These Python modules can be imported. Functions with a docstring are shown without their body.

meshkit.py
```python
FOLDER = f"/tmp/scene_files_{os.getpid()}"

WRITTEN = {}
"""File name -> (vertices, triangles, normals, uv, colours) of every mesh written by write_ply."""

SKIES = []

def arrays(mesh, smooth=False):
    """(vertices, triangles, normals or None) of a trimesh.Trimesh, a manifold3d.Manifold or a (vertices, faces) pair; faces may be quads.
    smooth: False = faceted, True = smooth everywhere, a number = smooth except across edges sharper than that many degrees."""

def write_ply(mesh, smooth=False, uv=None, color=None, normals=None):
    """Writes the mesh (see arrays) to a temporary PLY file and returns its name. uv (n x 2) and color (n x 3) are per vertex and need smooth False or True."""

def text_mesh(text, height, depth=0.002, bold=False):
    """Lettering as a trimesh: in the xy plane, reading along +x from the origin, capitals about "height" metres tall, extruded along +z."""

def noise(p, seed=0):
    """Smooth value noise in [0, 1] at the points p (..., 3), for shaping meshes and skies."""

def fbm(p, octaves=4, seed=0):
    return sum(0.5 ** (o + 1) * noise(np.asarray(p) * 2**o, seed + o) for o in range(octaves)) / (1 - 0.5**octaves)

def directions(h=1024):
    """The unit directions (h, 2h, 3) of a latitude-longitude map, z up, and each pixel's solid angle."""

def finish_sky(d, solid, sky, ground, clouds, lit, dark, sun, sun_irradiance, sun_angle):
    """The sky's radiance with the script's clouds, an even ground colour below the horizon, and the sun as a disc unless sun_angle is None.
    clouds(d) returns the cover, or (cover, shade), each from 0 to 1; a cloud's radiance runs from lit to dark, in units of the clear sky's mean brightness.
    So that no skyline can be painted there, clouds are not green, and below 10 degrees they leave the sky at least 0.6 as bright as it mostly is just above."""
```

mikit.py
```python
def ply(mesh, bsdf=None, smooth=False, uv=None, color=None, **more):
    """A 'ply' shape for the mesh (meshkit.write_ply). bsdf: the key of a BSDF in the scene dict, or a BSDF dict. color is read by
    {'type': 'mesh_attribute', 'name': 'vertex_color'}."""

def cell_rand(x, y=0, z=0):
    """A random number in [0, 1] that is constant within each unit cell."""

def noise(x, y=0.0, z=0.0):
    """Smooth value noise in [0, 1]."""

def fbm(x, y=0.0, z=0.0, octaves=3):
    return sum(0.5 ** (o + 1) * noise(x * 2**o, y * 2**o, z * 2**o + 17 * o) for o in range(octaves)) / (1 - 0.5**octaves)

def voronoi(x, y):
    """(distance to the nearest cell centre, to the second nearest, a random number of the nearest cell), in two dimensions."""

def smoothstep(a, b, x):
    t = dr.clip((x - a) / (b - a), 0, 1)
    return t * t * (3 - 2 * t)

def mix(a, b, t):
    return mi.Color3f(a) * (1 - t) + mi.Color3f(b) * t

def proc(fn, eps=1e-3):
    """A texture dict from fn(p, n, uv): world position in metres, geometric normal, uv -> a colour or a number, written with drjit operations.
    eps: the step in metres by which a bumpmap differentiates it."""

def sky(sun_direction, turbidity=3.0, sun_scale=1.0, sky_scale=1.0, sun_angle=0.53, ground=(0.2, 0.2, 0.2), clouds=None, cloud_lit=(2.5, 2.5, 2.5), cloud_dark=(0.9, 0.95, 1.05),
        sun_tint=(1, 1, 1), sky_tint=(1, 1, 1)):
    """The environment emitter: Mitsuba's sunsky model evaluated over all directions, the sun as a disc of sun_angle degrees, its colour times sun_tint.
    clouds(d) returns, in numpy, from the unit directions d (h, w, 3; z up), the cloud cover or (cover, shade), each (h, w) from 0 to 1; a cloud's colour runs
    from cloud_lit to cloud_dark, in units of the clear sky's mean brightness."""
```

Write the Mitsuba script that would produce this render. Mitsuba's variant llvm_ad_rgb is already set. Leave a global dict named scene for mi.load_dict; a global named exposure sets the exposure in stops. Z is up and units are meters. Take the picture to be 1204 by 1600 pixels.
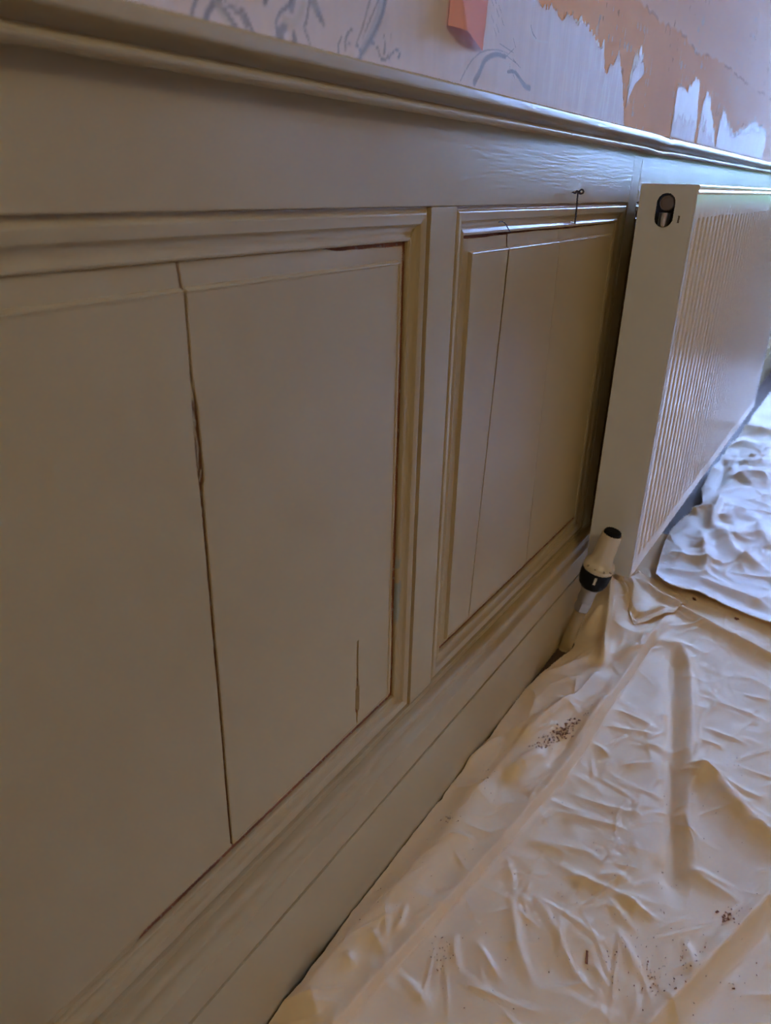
import math
import numpy as np
import drjit as dr
import mitsuba as mi
import trimesh
import shapely.geometry as sg
import mikit
import meshkit
from mikit import proc, noise, fbm, smoothstep, mix, ply

T = mi.ScalarTransform4f
scene, labels = {}, {}
rng = np.random.default_rng(7)

# ------------------------------------------------------------------ camera
S, H = 0.4, 0.96                     # camera: metres from the wall, metres above the floor
FPX = 1158.0
_d1 = np.array([1415 - 602, 307 - 800, FPX]); _d1 /= np.linalg.norm(_d1)
_d2 = np.array([540 - 602, 3420 - 800, FPX]); _d2 -= _d1 * (_d2 @ _d1); _d2 /= np.linalg.norm(_d2)
RW = np.stack([_d1, np.cross(-_d2, _d1), -_d2])      # world axes in camera coordinates
CAM = np.array([0.0, -S, H])           # all heights below are measured in this frame, in which the floor lies at F0;
F0 = 0.105                           # add() lowers every mesh by F0, so that the floor of the scene is z = 0
fwd, up = RW @ np.array([0, 0, 1.0]), RW @ np.array([0, -1.0, 0])
scene['camera'] = {
    'type': 'thinlens', 'fov': math.degrees(2 * math.atan(602 / FPX)), 'fov_axis': 'x',
    'aperture_radius': 0.0021, 'focus_distance': 0.92,
    'to_world': T().look_at(origin=(CAM - [0, 0, F0]).tolist(), target=(CAM + fwd - [0, 0, F0]).tolist(), up=up.tolist())}
exposure = 0.9

# ------------------------------------------------------------------ light
SKY_TINT = (0.48, 0.70, 1.32)
def clouds(d):
    c = meshkit.fbm(d * [3, 3, 7] + 4.0, 4, seed=3)
    return np.clip((c - 0.42) * 4, 0, 1) * 0.5
scene['sky'] = mikit.sky((0.74, -0.16, 0.635), turbidity=3.0, sun_scale=0.0, sky_scale=150.0, clouds=clouds,
                         cloud_lit=[1.5 * c for c in SKY_TINT], cloud_dark=[1.0 * c for c in SKY_TINT], sky_tint=SKY_TINT, ground=(0.16, 0.18, 0.12))
FILL_LAMP = (1.8, 1.62, 1.08)
FILL_LAMP_K = 5.0

# ------------------------------------------------------------------ helpers
def on_wall(px, py, y=0.0):
    d = RW @ np.array([px - 602.0, py - 800.0, FPX]); t = (y - CAM[1]) / d[1]
    return CAM + t * d
def on_floor(px, py, z=0.015):
    d = RW @ np.array([px - 602.0, py - 800.0, FPX]); t = (z + F0 - CAM[2]) / d[2]
    return CAM + t * d

def add(key, mesh, mat, smooth=False, label=None, category=None, group=None, kind=None, **kw):
    mesh = mesh.copy(); mesh.apply_translation((0, 0, -F0))
    scene[key] = ply(mesh, mat, smooth=smooth, **kw)
    lab = {k: v for k, v in (('label', label), ('category', category), ('group', group), ('kind', kind)) if v}
    if lab:
        labels[key] = lab

def tag(key, label, category=None, group=None, kind=None):
    labels[key] = {k: v for k, v in (('label', label), ('category', category), ('group', group), ('kind', kind)) if v}

_count = {}
def numbered(key):
    n = _count.get(key, 0); _count[key] = n + 1
    return key if n == 0 else f'{key}_{n:03d}'

def cat(*meshes):
    return trimesh.util.concatenate([m for m in meshes])

def grid(P, closed_v=False):
    P = np.asarray(P, float); n, m = P.shape[:2]
    idx = np.arange(n * m).reshape(n, m)
    a, b, c, d = idx[:-1, :-1], idx[1:, :-1], idx[1:, 1:], idx[:-1, 1:]
    f = np.concatenate([np.stack([a, b, c], -1).reshape(-1, 3), np.stack([a, c, d], -1).reshape(-1, 3)])
    if closed_v:
        a, b, c, d = idx[:-1, -1], idx[1:, -1], idx[1:, 0], idx[:-1, 0]
        f = np.concatenate([f, np.stack([a, b, c], -1), np.stack([a, c, d], -1)])
    return trimesh.Trimesh(P.reshape(-1, 3), f, process=False)

def box(x0, x1, y0, y1, z0, z1):
    m = trimesh.creation.box((x1 - x0, y1 - y0, z1 - z0)); m.apply_translation(((x0 + x1) / 2, (y0 + y1) / 2, (z0 + z1) / 2))
    return m

def rbox(x0, x1, y0, y1, z0, z1, r=0.002):
    """A box with chamfered edges."""
    pts = []
    for sx in (0, 1):
        for sy in (0, 1):
            for sz in (0, 1):
                p = np.array([(x0, x1)[sx], (y0, y1)[sy], (z0, z1)[sz]])
                i = np.array([1 - 2 * sx, 1 - 2 * sy, 1 - 2 * sz]) * r
                for k in range(3):
                    q = p + i; q[k] = p[k]; pts.append(q)
    return trimesh.convex.convex_hull(np.array(pts))

def lathe(profile, n=40):
    """profile of (r, z), bottom to top; revolved about z."""
    m = trimesh.creation.revolve(np.array(profile, float), sections=n)
    return m

def frame_to(p0, p1):
    z = np.asarray(p1, float) - p0; z /= np.linalg.norm(z)
    x = np.cross([0, 1.0, 0], z); x /= np.linalg.norm(x)
    M = np.eye(4); M[:3, 0], M[:3, 1], M[:3, 2], M[:3, 3] = x, np.cross(z, x), z, p0
    return M

def tube(path, r, n=10):
    path = np.asarray(path, float); r = np.broadcast_to(r, len(path))
    t = np.gradient(path, axis=0); t /= np.linalg.norm(t, axis=1, keepdims=True)
    ref = np.array([0, 0, 1.0]) if abs(t[0, 2]) < 0.9 else np.array([1.0, 0, 0])
    rings, u = [], np.cross(t[0], ref)
    for k in range(len(path)):
        u = u - t[k] * (u @ t[k]); u /= np.linalg.norm(u); v = np.cross(t[k], u)
        a = np.arange(n) * 2 * np.pi / n
        rings.append(path[k] + r[k] * (np.cos(a)[:, None] * u + np.sin(a)[:, None] * v))
    m = grid(np.array(rings), closed_v=True)
    i = np.arange(n)
    V = np.vstack([m.vertices, path[0], path[-1]]); N = len(m.vertices); L = N - n
    F = np.vstack([m.faces, np.stack([(i + 1) % n, i, i * 0 + N], 1), np.stack([L + i, L + (i + 1) % n, i * 0 + N + 1], 1)])
    return trimesh.Trimesh(V, F, process=False)

def n1(x, f, seed):
    """Smooth 1-D noise in [-1, 1]."""
    x = np.asarray(x, float)
    return 2 * meshkit.noise(np.stack([x * f, x * 0 + 0.37, x * 0 + 0.71], -1), seed) - 1

# ------------------------------------------------------------------ materials
def twosided(b):
    return {'type': 'twosided', 'nested': b}
def pr(color, rough=0.5, spec=0.5, **kw):
    c = color if isinstance(color, dict) else {'type': 'rgb', 'value': list(color)}
    return {'type': 'principled', 'base_color': c, 'roughness': rough, 'specular': spec, **kw}
def bump(b, fn, scale, eps=1e-3):
    return {'type': 'bumpmap', 'nested': b, 'tex': proc(fn, eps), 'scale': scale}

PAINT = np.array([0.42, 0.325, 0.165])
WOOD = (0.16, 0.062, 0.025)
def paint_fn(p, n, uv):
    v = fbm(p.x * 4, p.y * 4, p.z * 4, 3)
    return mix(mi.Color3f(*(PAINT * 0.94).tolist()), mi.Color3f(*(PAINT * 1.06).tolist()), v)
def wood_part(p):
    g = fbm(p.x * 60, p.y * 160, p.z * 25, 3)
    w = mix(mi.Color3f(0.13, 0.05, 0.022), mi.Color3f(0.40, 0.175, 0.08), g)
    fleck = smoothstep(0.74, 0.80, noise(p.x * 420, p.y * 420, p.z * 160))
    return mix(w, mi.Color3f(0.33, 0.27, 0.21), fleck * 0.8)
def board_fn(p, n, uv):
    # paint on the face, bare brown wood inside cracks and on the shrunken edges
    deep = smoothstep(0.0107, 0.0111, p.y + 0.0012 * (noise(p.x * 300, p.y * 300, p.z * 300) - 0.5))
    side = smoothstep(0.25, 0.18, dr.abs(n.y)) * smoothstep(0.0060, 0.0066, p.y)
    base = paint_fn(p, n, uv)
    return mix(base, wood_part(p), dr.maximum(deep, side))
def mould_fn(p, n, uv):
    base = paint_fn(p, n, uv)
    # old grey green paint showing where the top coat flaked off beside the open joint
    e = noise(p.x * 130, p.y * 130, p.z * 60)
    a = smoothstep(0.685, 0.681, p.x + 0.004 * (e - 0.5)) * smoothstep(0.668, 0.670, p.x)
    a = a * smoothstep(0.455, 0.470, p.z + F0 + 0.02 * (e - .5)) * smoothstep(0.565, 0.545, p.z + F0 + 0.03 * (e - .5)) * smoothstep(0.25, 0.36, noise(p.x * 90 + 5, 0, p.z * 45))
    c = mix(base, mi.Color3f(0.28, 0.31, 0.27), a * 0.9)
    deep = smoothstep(0.0102, 0.0110, p.y + 0.0012 * (e - 0.5))
    return mix(c, wood_part(p), deep)
def brush_h(p, n, uv):
    return fbm(p.x * 45, p.y * 420, p.z * 420, 2) + 0.25 * noise(p.x * 150, p.y * 300, p.z * 300)
def brush_v(p, n, uv):
    return fbm(p.x * 260, p.y * 260, p.z * 22, 2) * 0.6 + 0.6 * noise(p.x * 90, p.y * 90, p.z * 60)
scene['paint_h'] = twosided(bump(pr(proc(paint_fn), 0.38, 0.37), brush_h, 0.00026, 6e-4))
scene['paint_v'] = twosided(bump(pr(proc(board_fn), 0.38, 0.37), brush_v, 0.00032, 6e-4))
scene['paint_m'] = twosided(bump(pr(proc(mould_fn), 0.33, 0.5), brush_h, 0.0002, 6e-4))
scene['paint_plain'] = twosided(pr(proc(paint_fn), 0.36, 0.5))
scene['bare_wood'] = twosided(pr(proc(lambda p, n, uv: wood_part(p)), 0.75, 0.2))
def grime_fn(p, n, uv):
    return paint_fn(p, n, uv)

def plaster_fn(p, n, uv):
    v = fbm(p.x * 9, p.y, p.z * 6, 4)
    lo = mix(mi.Color3f(0.82, 0.45, 0.23), mi.Color3f(0.94, 0.61, 0.37), v)
    hi = mix(mi.Color3f(0.90, 0.66, 0.53), mi.Color3f(0.95, 0.76, 0.65), fbm(p.x * 3, p.y, p.z * 14, 3))
    lim = 1.212 + 0.018 * (noise(p.x * 7, 0, 3.1) - 0.5) + 0.006 * (noise(p.x * 60, 0, 1.0) - 0.5)
    lim = lim - F0
    k = smoothstep(lim - 0.004, lim + 0.004, p.z)
    # farther along x the plaster tone turns paler
    k = dr.maximum(k, smoothstep(1.75, 2.3, p.x + 0.4 * (noise(p.x * 2, 0, p.z * 9) - 0.5)) * 0.9)
    c = mix(lo, hi, k)
    line = smoothstep(0.004, 0.001, dr.abs(p.z - lim)) * 0.35 * smoothstep(0.35, 0.6, noise(p.x * 25, 0, 0))
    drip = smoothstep(0.84, 0.88, noise(p.x * 140, 0, p.z * 60)) * smoothstep(0.58, 0.68, noise(p.x * 11 + 2, 0, p.z * 11))
    white = smoothstep(0.83, 0.87, noise(p.x * 170 + 9, 0, p.z * 60)) * smoothstep(0.55, 0.7, noise(p.x * 8 + 7, 0, p.z * 8))
    c = mix(c, mi.Color3f(0.36, 0.17, 0.08), dr.minimum(1, line + drip * 0.6))
    return mix(c, mi.Color3f(0.75, 0.72, 0.70), white * 0.8)
def plaster_b(p, n, uv):
    return fbm(p.x * 60, p.y * 60, p.z * 26, 3) + 0.6 * noise(p.x * 260, p.y, p.z * 150)
scene['plaster'] = twosided(bump(pr(proc(plaster_fn), 0.8, 0.06), plaster_b, 0.0008, 8e-4))
def paper_b(p, n, uv):
    return fbm(p.x * 150, p.y * 40, p.z * 22, 2) + 0.35 * noise(p.x * 60, 0, p.z * 40)
scene['wallpaper_print'] = twosided(bump(pr({'type': 'mesh_attribute', 'name': 'vertex_color'}, 0.6, 0.3), paper_b, 0.00035, 8e-4))
scene['lining'] = twosided(bump(pr(proc(lambda p, n, uv: mix(mi.Color3f(0.82, 0.82, 0.80), mi.Color3f(0.92, 0.92, 0.90), fbm(p.x * 90, 0, p.z * 30, 3))), 0.6, 0.3), paper_b, 0.0005, 8e-4))
scene['enamel'] = twosided(pr((0.87, 0.81, 0.73), 0.2, 0.4))
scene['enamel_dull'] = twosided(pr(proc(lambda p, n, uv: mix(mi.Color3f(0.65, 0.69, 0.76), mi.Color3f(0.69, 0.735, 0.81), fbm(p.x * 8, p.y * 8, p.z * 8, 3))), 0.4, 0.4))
scene['dark_metal'] = twosided(pr((0.05, 0.05, 0.05), 0.5, 0.4))
scene['plug_metal'] = twosided(pr((0.20, 0.16, 0.14), 0.45, 0.5, metallic=0.5))
scene['chrome'] = twosided(pr((0.62, 0.6, 0.57), 0.2, 0.5, metallic=1.0))
scene['old_chrome'] = twosided(pr((0.40, 0.36, 0.32), 0.35, 0.5, metallic=0.8))
scene['cream_plastic'] = twosided(pr((0.68, 0.63, 0.53), 0.3, 0.5))
scene['black_plastic'] = twosided(pr((0.008, 0.008, 0.008), 0.5, 0.08))
scene['mark_black'] = twosided(pr((0.10, 0.07, 0.05), 0.5, 0.3))
scene['mark_white'] = twosided(pr((0.7, 0.68, 0.62), 0.4, 0.4))
scene['rusty_wire'] = twosided(pr((0.055, 0.045, 0.045), 0.5, 0.5, metallic=0.3))
scene['dirt'] = twosided(pr(proc(lambda p, n, uv: mix(mi.Color3f(0.11, 0.045, 0.025), mi.Color3f(0.26, 0.115, 0.06), noise(p.x * 90, p.y * 90, p.z * 90))), 0.9, 0.1))
def cloth_of(lo, hi, stain):
    def fn(p, n, uv):
        c = mix(mi.Color3f(*lo), mi.Color3f(*hi), fbm(p.x * 3.5, p.y * 3.5, 0.2, 3))
        return mix(c, mi.Color3f(*stain), 0.35 * smoothstep(0.62, 0.75, fbm(p.x * 7 + 11, p.y * 7, 0.0, 3)))
    return fn
def cloth_b(p, n, uv):
    return 0.8 * fbm(p.x * 70, p.y * 70, p.z * 70, 3) + 0.12 * noise(p.x * 700, p.y * 700, p.z * 700)
scene['cloth'] = twosided(bump(pr(proc(cloth_of((0.83, 0.68, 0.47), (0.90, 0.76, 0.56), (0.72, 0.57, 0.40))), 0.7, 0.25, sheen=0.3), cloth_b, 0.0009, 8e-4))
scene['cloth_window_lit'] = twosided(bump(pr(proc(cloth_of((0.80, 0.75, 0.69), (0.88, 0.84, 0.78), (0.72, 0.60, 0.48))), 0.7, 0.25, sheen=0.3), cloth_b, 0.0009, 8e-4))  # paler copy of the cloth, window light put into its colour
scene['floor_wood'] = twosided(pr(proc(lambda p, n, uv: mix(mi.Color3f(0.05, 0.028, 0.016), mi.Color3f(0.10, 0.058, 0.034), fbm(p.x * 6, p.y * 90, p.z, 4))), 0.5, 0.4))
scene['room_paint'] = twosided(pr((0.42, 0.27, 0.15), 0.8, 0.2))
scene['ceiling_paint'] = twosided(pr((0.55, 0.44, 0.31), 0.9, 0.1))
scene['white_gloss'] = twosided(pr((0.78, 0.78, 0.77), 0.3, 0.5))
scene['glass'] = {'type': 'thindielectric'}
scene['grass'] = twosided(pr(proc(lambda p, n, uv: mix(mi.Color3f(0.05, 0.085, 0.02), mi.Color3f(0.13, 0.19, 0.05), fbm(p.x * 5, p.y * 5, p.z * 5, 4))), 0.9, 0.1))
scene['pink_paper'] = {'type': 'principledthin', 'base_color': proc(lambda p, n, uv: pink_fn(p, n, uv)), 'roughness': 0.7, 'diff_trans': 0.25}
def seg(u, v, x0, y0, x1, y1, w):
    dx, dy = x1 - x0, y1 - y0
    t = dr.clip(((u - x0) * dx + (v - y0) * dy) / (dx * dx + dy * dy), 0, 1)
    d = dr.sqrt(dr.square(u - x0 - t * dx) + dr.square(v - y0 - t * dy))
    return smoothstep(w, w * 0.4, d)
def pink_fn(p, n, uv):
    u, v = uv.x, uv.y
    c = mix(mi.Color3f(0.97, 0.50, 0.51), mi.Color3f(0.98, 0.54, 0.55), fbm(p.x * 30, 0, p.z * 30, 2))
    k = mi.Float(0)
    for s in ((.50, .66, .56, .78), (.60, .60, .64, .72), (.66, .74, .76, .80), (.44, .86, .62, .90)):
        k = dr.maximum(k, seg(u, v, *s, 0.012))
    return mix(c, mi.Color3f(0.50, 0.20, 0.40), 0.45 * k)

# ------------------------------------------------------------------ room shell
XE, XB, YR, ZC = 4.8, -1.7, -3.4, 2.55
UP = 0.0015                          # the plaster face lies just behind the panelling's face
add('wall_left', cat(box(XB, XE, UP, 0.16, 1.035, ZC), box(XB, XE, 0.0215, 0.16, F0, 1.034)), 'plaster', kind='structure', label='bare pinkish plaster wall above the panelling with torn wallpaper')
add('wall_rear', box(XB - 0.12, XB, YR, 0.16, F0, ZC), 'room_paint', kind='structure')
add('wall_right', box(XB - .12, XE + .12, YR - 0.12, YR, F0, ZC), 'room_paint', kind='structure')
add('ceiling', box(XB - .12, XE + .12, YR - .12, 0.16, ZC, ZC + 0.1), 'ceiling_paint', kind='structure')
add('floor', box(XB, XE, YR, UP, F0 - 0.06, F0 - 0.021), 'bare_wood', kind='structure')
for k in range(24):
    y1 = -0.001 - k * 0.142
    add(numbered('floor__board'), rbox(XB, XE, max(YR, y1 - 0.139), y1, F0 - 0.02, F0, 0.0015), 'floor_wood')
# end wall: a casement window close to the panelled wall
WY0, WY1, WZ0, WZ1 = -0.11, -1.26, 0.84, 2.42
add('wall_front', cat(box(XE, XE + .12, WY0, 0.16, F0, ZC), box(XE, XE + .12, WY1, WY0, F0, WZ0), box(XE, XE + .12, YR, WY1, F0, ZC), box(XE, XE + .12, WY1, WY0, WZ1, ZC)), 'room_paint', kind='structure')
def glazed(key, a, b, z0, z1, zlow, nz):
    """A frame between a and b (a < b), glass from zlow up, with cross bars."""
    fr = cat(rbox(XE + .03, XE + .075, a, a + .07, z0, z1), rbox(XE + .03, XE + .075, b - .07, b, z0, z1), rbox(XE + .032, XE + .073, a + .065, b - .065, z0, zlow), rbox(XE + .032, XE + .073, a + .065, b - .065, z1 - .08, z1))
    add(key, fr, 'white_gloss', kind='structure')
    zs = np.linspace(zlow, z1 - .08, nz + 1)
    for j in range(nz):
        P = np.array([[[XE + .052, a + .06, zs[j]], [XE + .052, b - .06, zs[j]]], [[XE + .052, a + .06, zs[j + 1]], [XE + .052, b - .06, zs[j + 1]]]])
        add(numbered(f'{key}__pane'), grid(P), 'glass')
        if j:
            add(numbered(f'{key}__glazing_bar'), rbox(XE + .04, XE + .065, a + .06, b - .06, zs[j] - .012, zs[j] + .012), 'white_gloss')
wm = (WY0 + WY1) / 2
glazed('window_1', WY1 + .003, wm - .002, WZ0 + .002, WZ1 - .002, WZ0 + .07, 2)
glazed('window_2', wm + .002, WY0 - .003, WZ0 + .002, WZ1 - .002, WZ0 + .07, 2)
add('window_1__sill', rbox(XE - .06, XE + .03, WY1 - .05, WY0 + .05, WZ0 - .03, WZ0 + .001), 'white_gloss')
# garden outside
add('ground', box(XE + .12, 40, -18, 18, -0.35, -0.25), 'grass', kind='structure')
hp = []
for gy in np.arange(-14, 12, 0.35):
    hp.append([[9.0 + 1.6 * meshkit.fbm(np.array([gy * .5, z * .9, 3.0]), 3), gy, -0.25 + z] for z in np.linspace(0, 1.75, 12)] + [[11.5, gy, 1.7]])
hg = np.array(hp); hg[:, 11:, 2] += 0.5 * n1(hg[:, 11:, 1], 0.8, 5)
add('hedge', grid(hg), 'grass', label='clipped green garden hedge outside the window', category='hedge')

# fill lamp added out of view for warm light: opal globe on a stem
lx, ly, lz = -0.45, -1.75, 2.2
add('added_fill_lamp', lathe([(0, 0), (.055, .0), (.06, .008), (.055, .02), (.012, .03), (.0, .03)]).apply_translation((lx, ly, ZC - .03)), 'white_gloss',
    label='added fill lamp with an opal globe, unseen behind the camera', category='lamp')
add('added_fill_lamp__stem', tube([(lx, ly, ZC - .02), (lx, ly, lz + .19)], 0.008), 'chrome')
g = trimesh.creation.icosphere(3, 0.2); g.apply_translation((lx, ly, lz))
add('added_fill_lamp__globe', g, 'white_gloss', True)
scene['added_fill_lamp__globe']['emitter'] = {'type': 'area', 'radiance': {'type': 'rgb', 'value': [c * FILL_LAMP_K for c in FILL_LAMP]}}

# ------------------------------------------------------------------ panelling
Z_TOP, Z_BOT = 0.9404, 0.318                # panel openings, outer edge of the moulding
def sweep_x(profile, x0, x1, step=0.02, wob=0.0004, seed=1, dent=None):
    """profile of (y, z) swept along x with a hand-painted unevenness."""
    prof = np.array(profile, float)
    xs = np.linspace(x0, x1, max(2, int((x1 - x0) / step) + 1))
    P = np.empty((len(xs), len(prof), 3))
    P[..., 0] = xs[:, None]; P[..., 1] = prof[None, :, 0]; P[..., 2] = prof[None, :, 1]
    for k in range(len(prof)):
        P[:, k, 1] += wob * n1(xs, 9, seed + k) + wob * 0.5 * n1(xs, 40, seed + 20 + k)
        P[:, k, 2] += wob * n1(xs, 11, seed + 40 + k)
    if dent is not None:
        P = dent(P)
    m = grid(P)
    n = len(prof)
    caps = []
    for row, flip in ((0, False), (len(xs) - 1, True)):
        poly = sg.Polygon(prof)
        v2, f2 = trimesh.creation.triangulate_polygon(poly, engine='earcut')
        caps.append(trimesh.Trimesh(np.column_stack([np.full(len(v2), xs[row]), v2]), f2, process=False))
    return cat(m, *caps)

def arc(cy, cz, r, a0, a1, n=6):
    a = np.radians(np.linspace(a0, a1, n))
    return [(cy + r * math.cos(t), cz + r * math.sin(t)) for t in a]

# frame of the panelling: rails and stiles, 20 mm thick boards standing on the wall
FB = 0.021
STILES = [(0.705, 0.762), (1.3925, 1.4425)]
xs0 = 1.4425
while xs0 + 0.68 < XE - 0.1:
    STILES.append((xs0 + 0.625, xs0 + 0.682)); xs0 = xs0 + 0.682
OPEN = [(0.083, 0.705)] + [(a[1], b[0]) for a, b in zip(STILES[:-1], STILES[1:])] + [(STILES[-1][1], XE - 0.06)]

def slab(x0, x1, z0, z1, step=0.03, amp=0.0005, seed=0, r=0.0012):
    """A board with its front face at y=0: a grid with a rounded arris all round and sides running back."""
    def ax(a, b):
        return np.concatenate([[a, a], [a + r], np.linspace(a + r, b - r, max(2, int((b - a) / step)))[1:-1], [b - r], [b, b]])
    X, Z = ax(x0, x1), ax(z0, z1)
    gx, gz = np.meshgrid(X, Z, indexing='ij')
    y = np.zeros_like(gx)
    y += amp * (meshkit.fbm(np.stack([gx * 7, gz * 7, gx * 0 + seed], -1), 3, seed) - 0.5) * 2
    edge = np.minimum.reduce([gx - x0, x1 - gx, gz - z0, z1 - gz])
    y = np.where(edge < r * 0.5, r * 0.7 + 0 * y, y)
    y[0, :] = y[-1, :] = FB; y[:, 0] = y[:, -1] = FB
    return grid(np.stack([gx, y, gz], -1))

Z_RAIL = 1.047
add('wall_left__top_rail', slab(XB, 1.3922, Z_TOP, 1.03, seed=1), 'paint_h', True)
add('wall_left__top_rail_001', slab(1.4428, XE - 0.002, Z_TOP, 1.03, seed=2), 'paint_h', True)
add('wall_left__bottom_rail', slab(XB, XE - 0.002, 0.26, Z_BOT, seed=3), 'paint_h', True)
add('wall_left__stile', slab(STILES[0][0], STILES[0][1], Z_BOT + .0003, Z_TOP - .0003, seed=4), 'paint_v', True)
add('wall_left__stile_001', slab(STILES[1][0], STILES[1][1], Z_BOT + .0003, 1.03, seed=5), 'paint_v', True)
for k, s in enumerate(STILES[2:]):
    add(f'wall_left__stile_{k + 2:03d}', slab(s[0], s[1], Z_BOT + .0003, Z_TOP - .0003, seed=6 + k), 'paint_v', True)
add('wall_left__stile_%03d' % len(STILES), slab(-0.02, 0.083, Z_BOT + .0003, Z_TOP - .0003, seed=15), 'paint_v', True)
add('wall_left__stile_%03d' % (len(STILES) + 1), slab(XE - .06, XE - .003, Z_BOT + .0003, Z_TOP - .0003, seed=16), 'paint_v', True)

# moulding: (distance inwards from the opening, depth: + towards the room)
MW = 0.032
MOULD = [(0.0005, -0.020), (0.0005, -0.0045), (0.0022, -0.0052), (0.0042, -0.0046), (0.0052, -0.0022), (0.0064, -0.0010), (0.0080, -0.0008), (0.0150, -0.0020), (0.0162, -0.0028), (0.0166, -0.0046),
         (0.0180, -0.0062), (0.0205, -0.0078), (0.0235, -0.0084), (0.0262, -0.0078), (0.0278, -0.0064), (0.0292, -0.0058), (0.0306, -0.0062), (0.0316, -0.0074), (0.0320, -0.0092), (0.0320, -0.020)]
def moulding(A, B, inward, seed, jitter=0.0, step=0.012):
    """A mitred length of the moulding from outer corner A to outer corner B in the (x, z) plane."""
    A, B, inw = np.array(A, float), np.array(B, float), np.array(inward, float)
    L = np.linalg.norm(B - A); d = (B - A) / L
    n = max(8, int(L / step))
    P = np.empty((n, len(MOULD), 3))
    for k, (w, dep) in enumerate(MOULD):
        s = w + np.linspace(0, 1, n) * (L - 2 * w)
        off = w + (0.0003 * n1(s, 30, seed + k) + jitter * n1(s, 7, seed + 90)) * min(1, w / 0.01)
        xy = A + np.outer(s, d) + np.outer(off, inw)
        P[:, k, 0], P[:, k, 2] = xy[:, 0], xy[:, 1]
        P[:, k, 1] = -dep + 0.0002 * n1(s, 22, seed + 50 + k) - (0 if w < .016 else 1) * 0.0006 * n1(s, 5, seed + 33)
    # closed ends (the mitre faces)
    m = grid(P)
    caps = []
    for row in (0, n - 1):
        ring = P[row]; c = ring.mean(0)
        V = np.vstack([ring, c]); i = np.arange(len(ring))
        caps.append(trimesh.Trimesh(V, np.stack([i, (i + 1) % len(ring), np.full(len(ring), len(ring))], 1), process=False))
    return cat(m, *caps)

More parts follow.
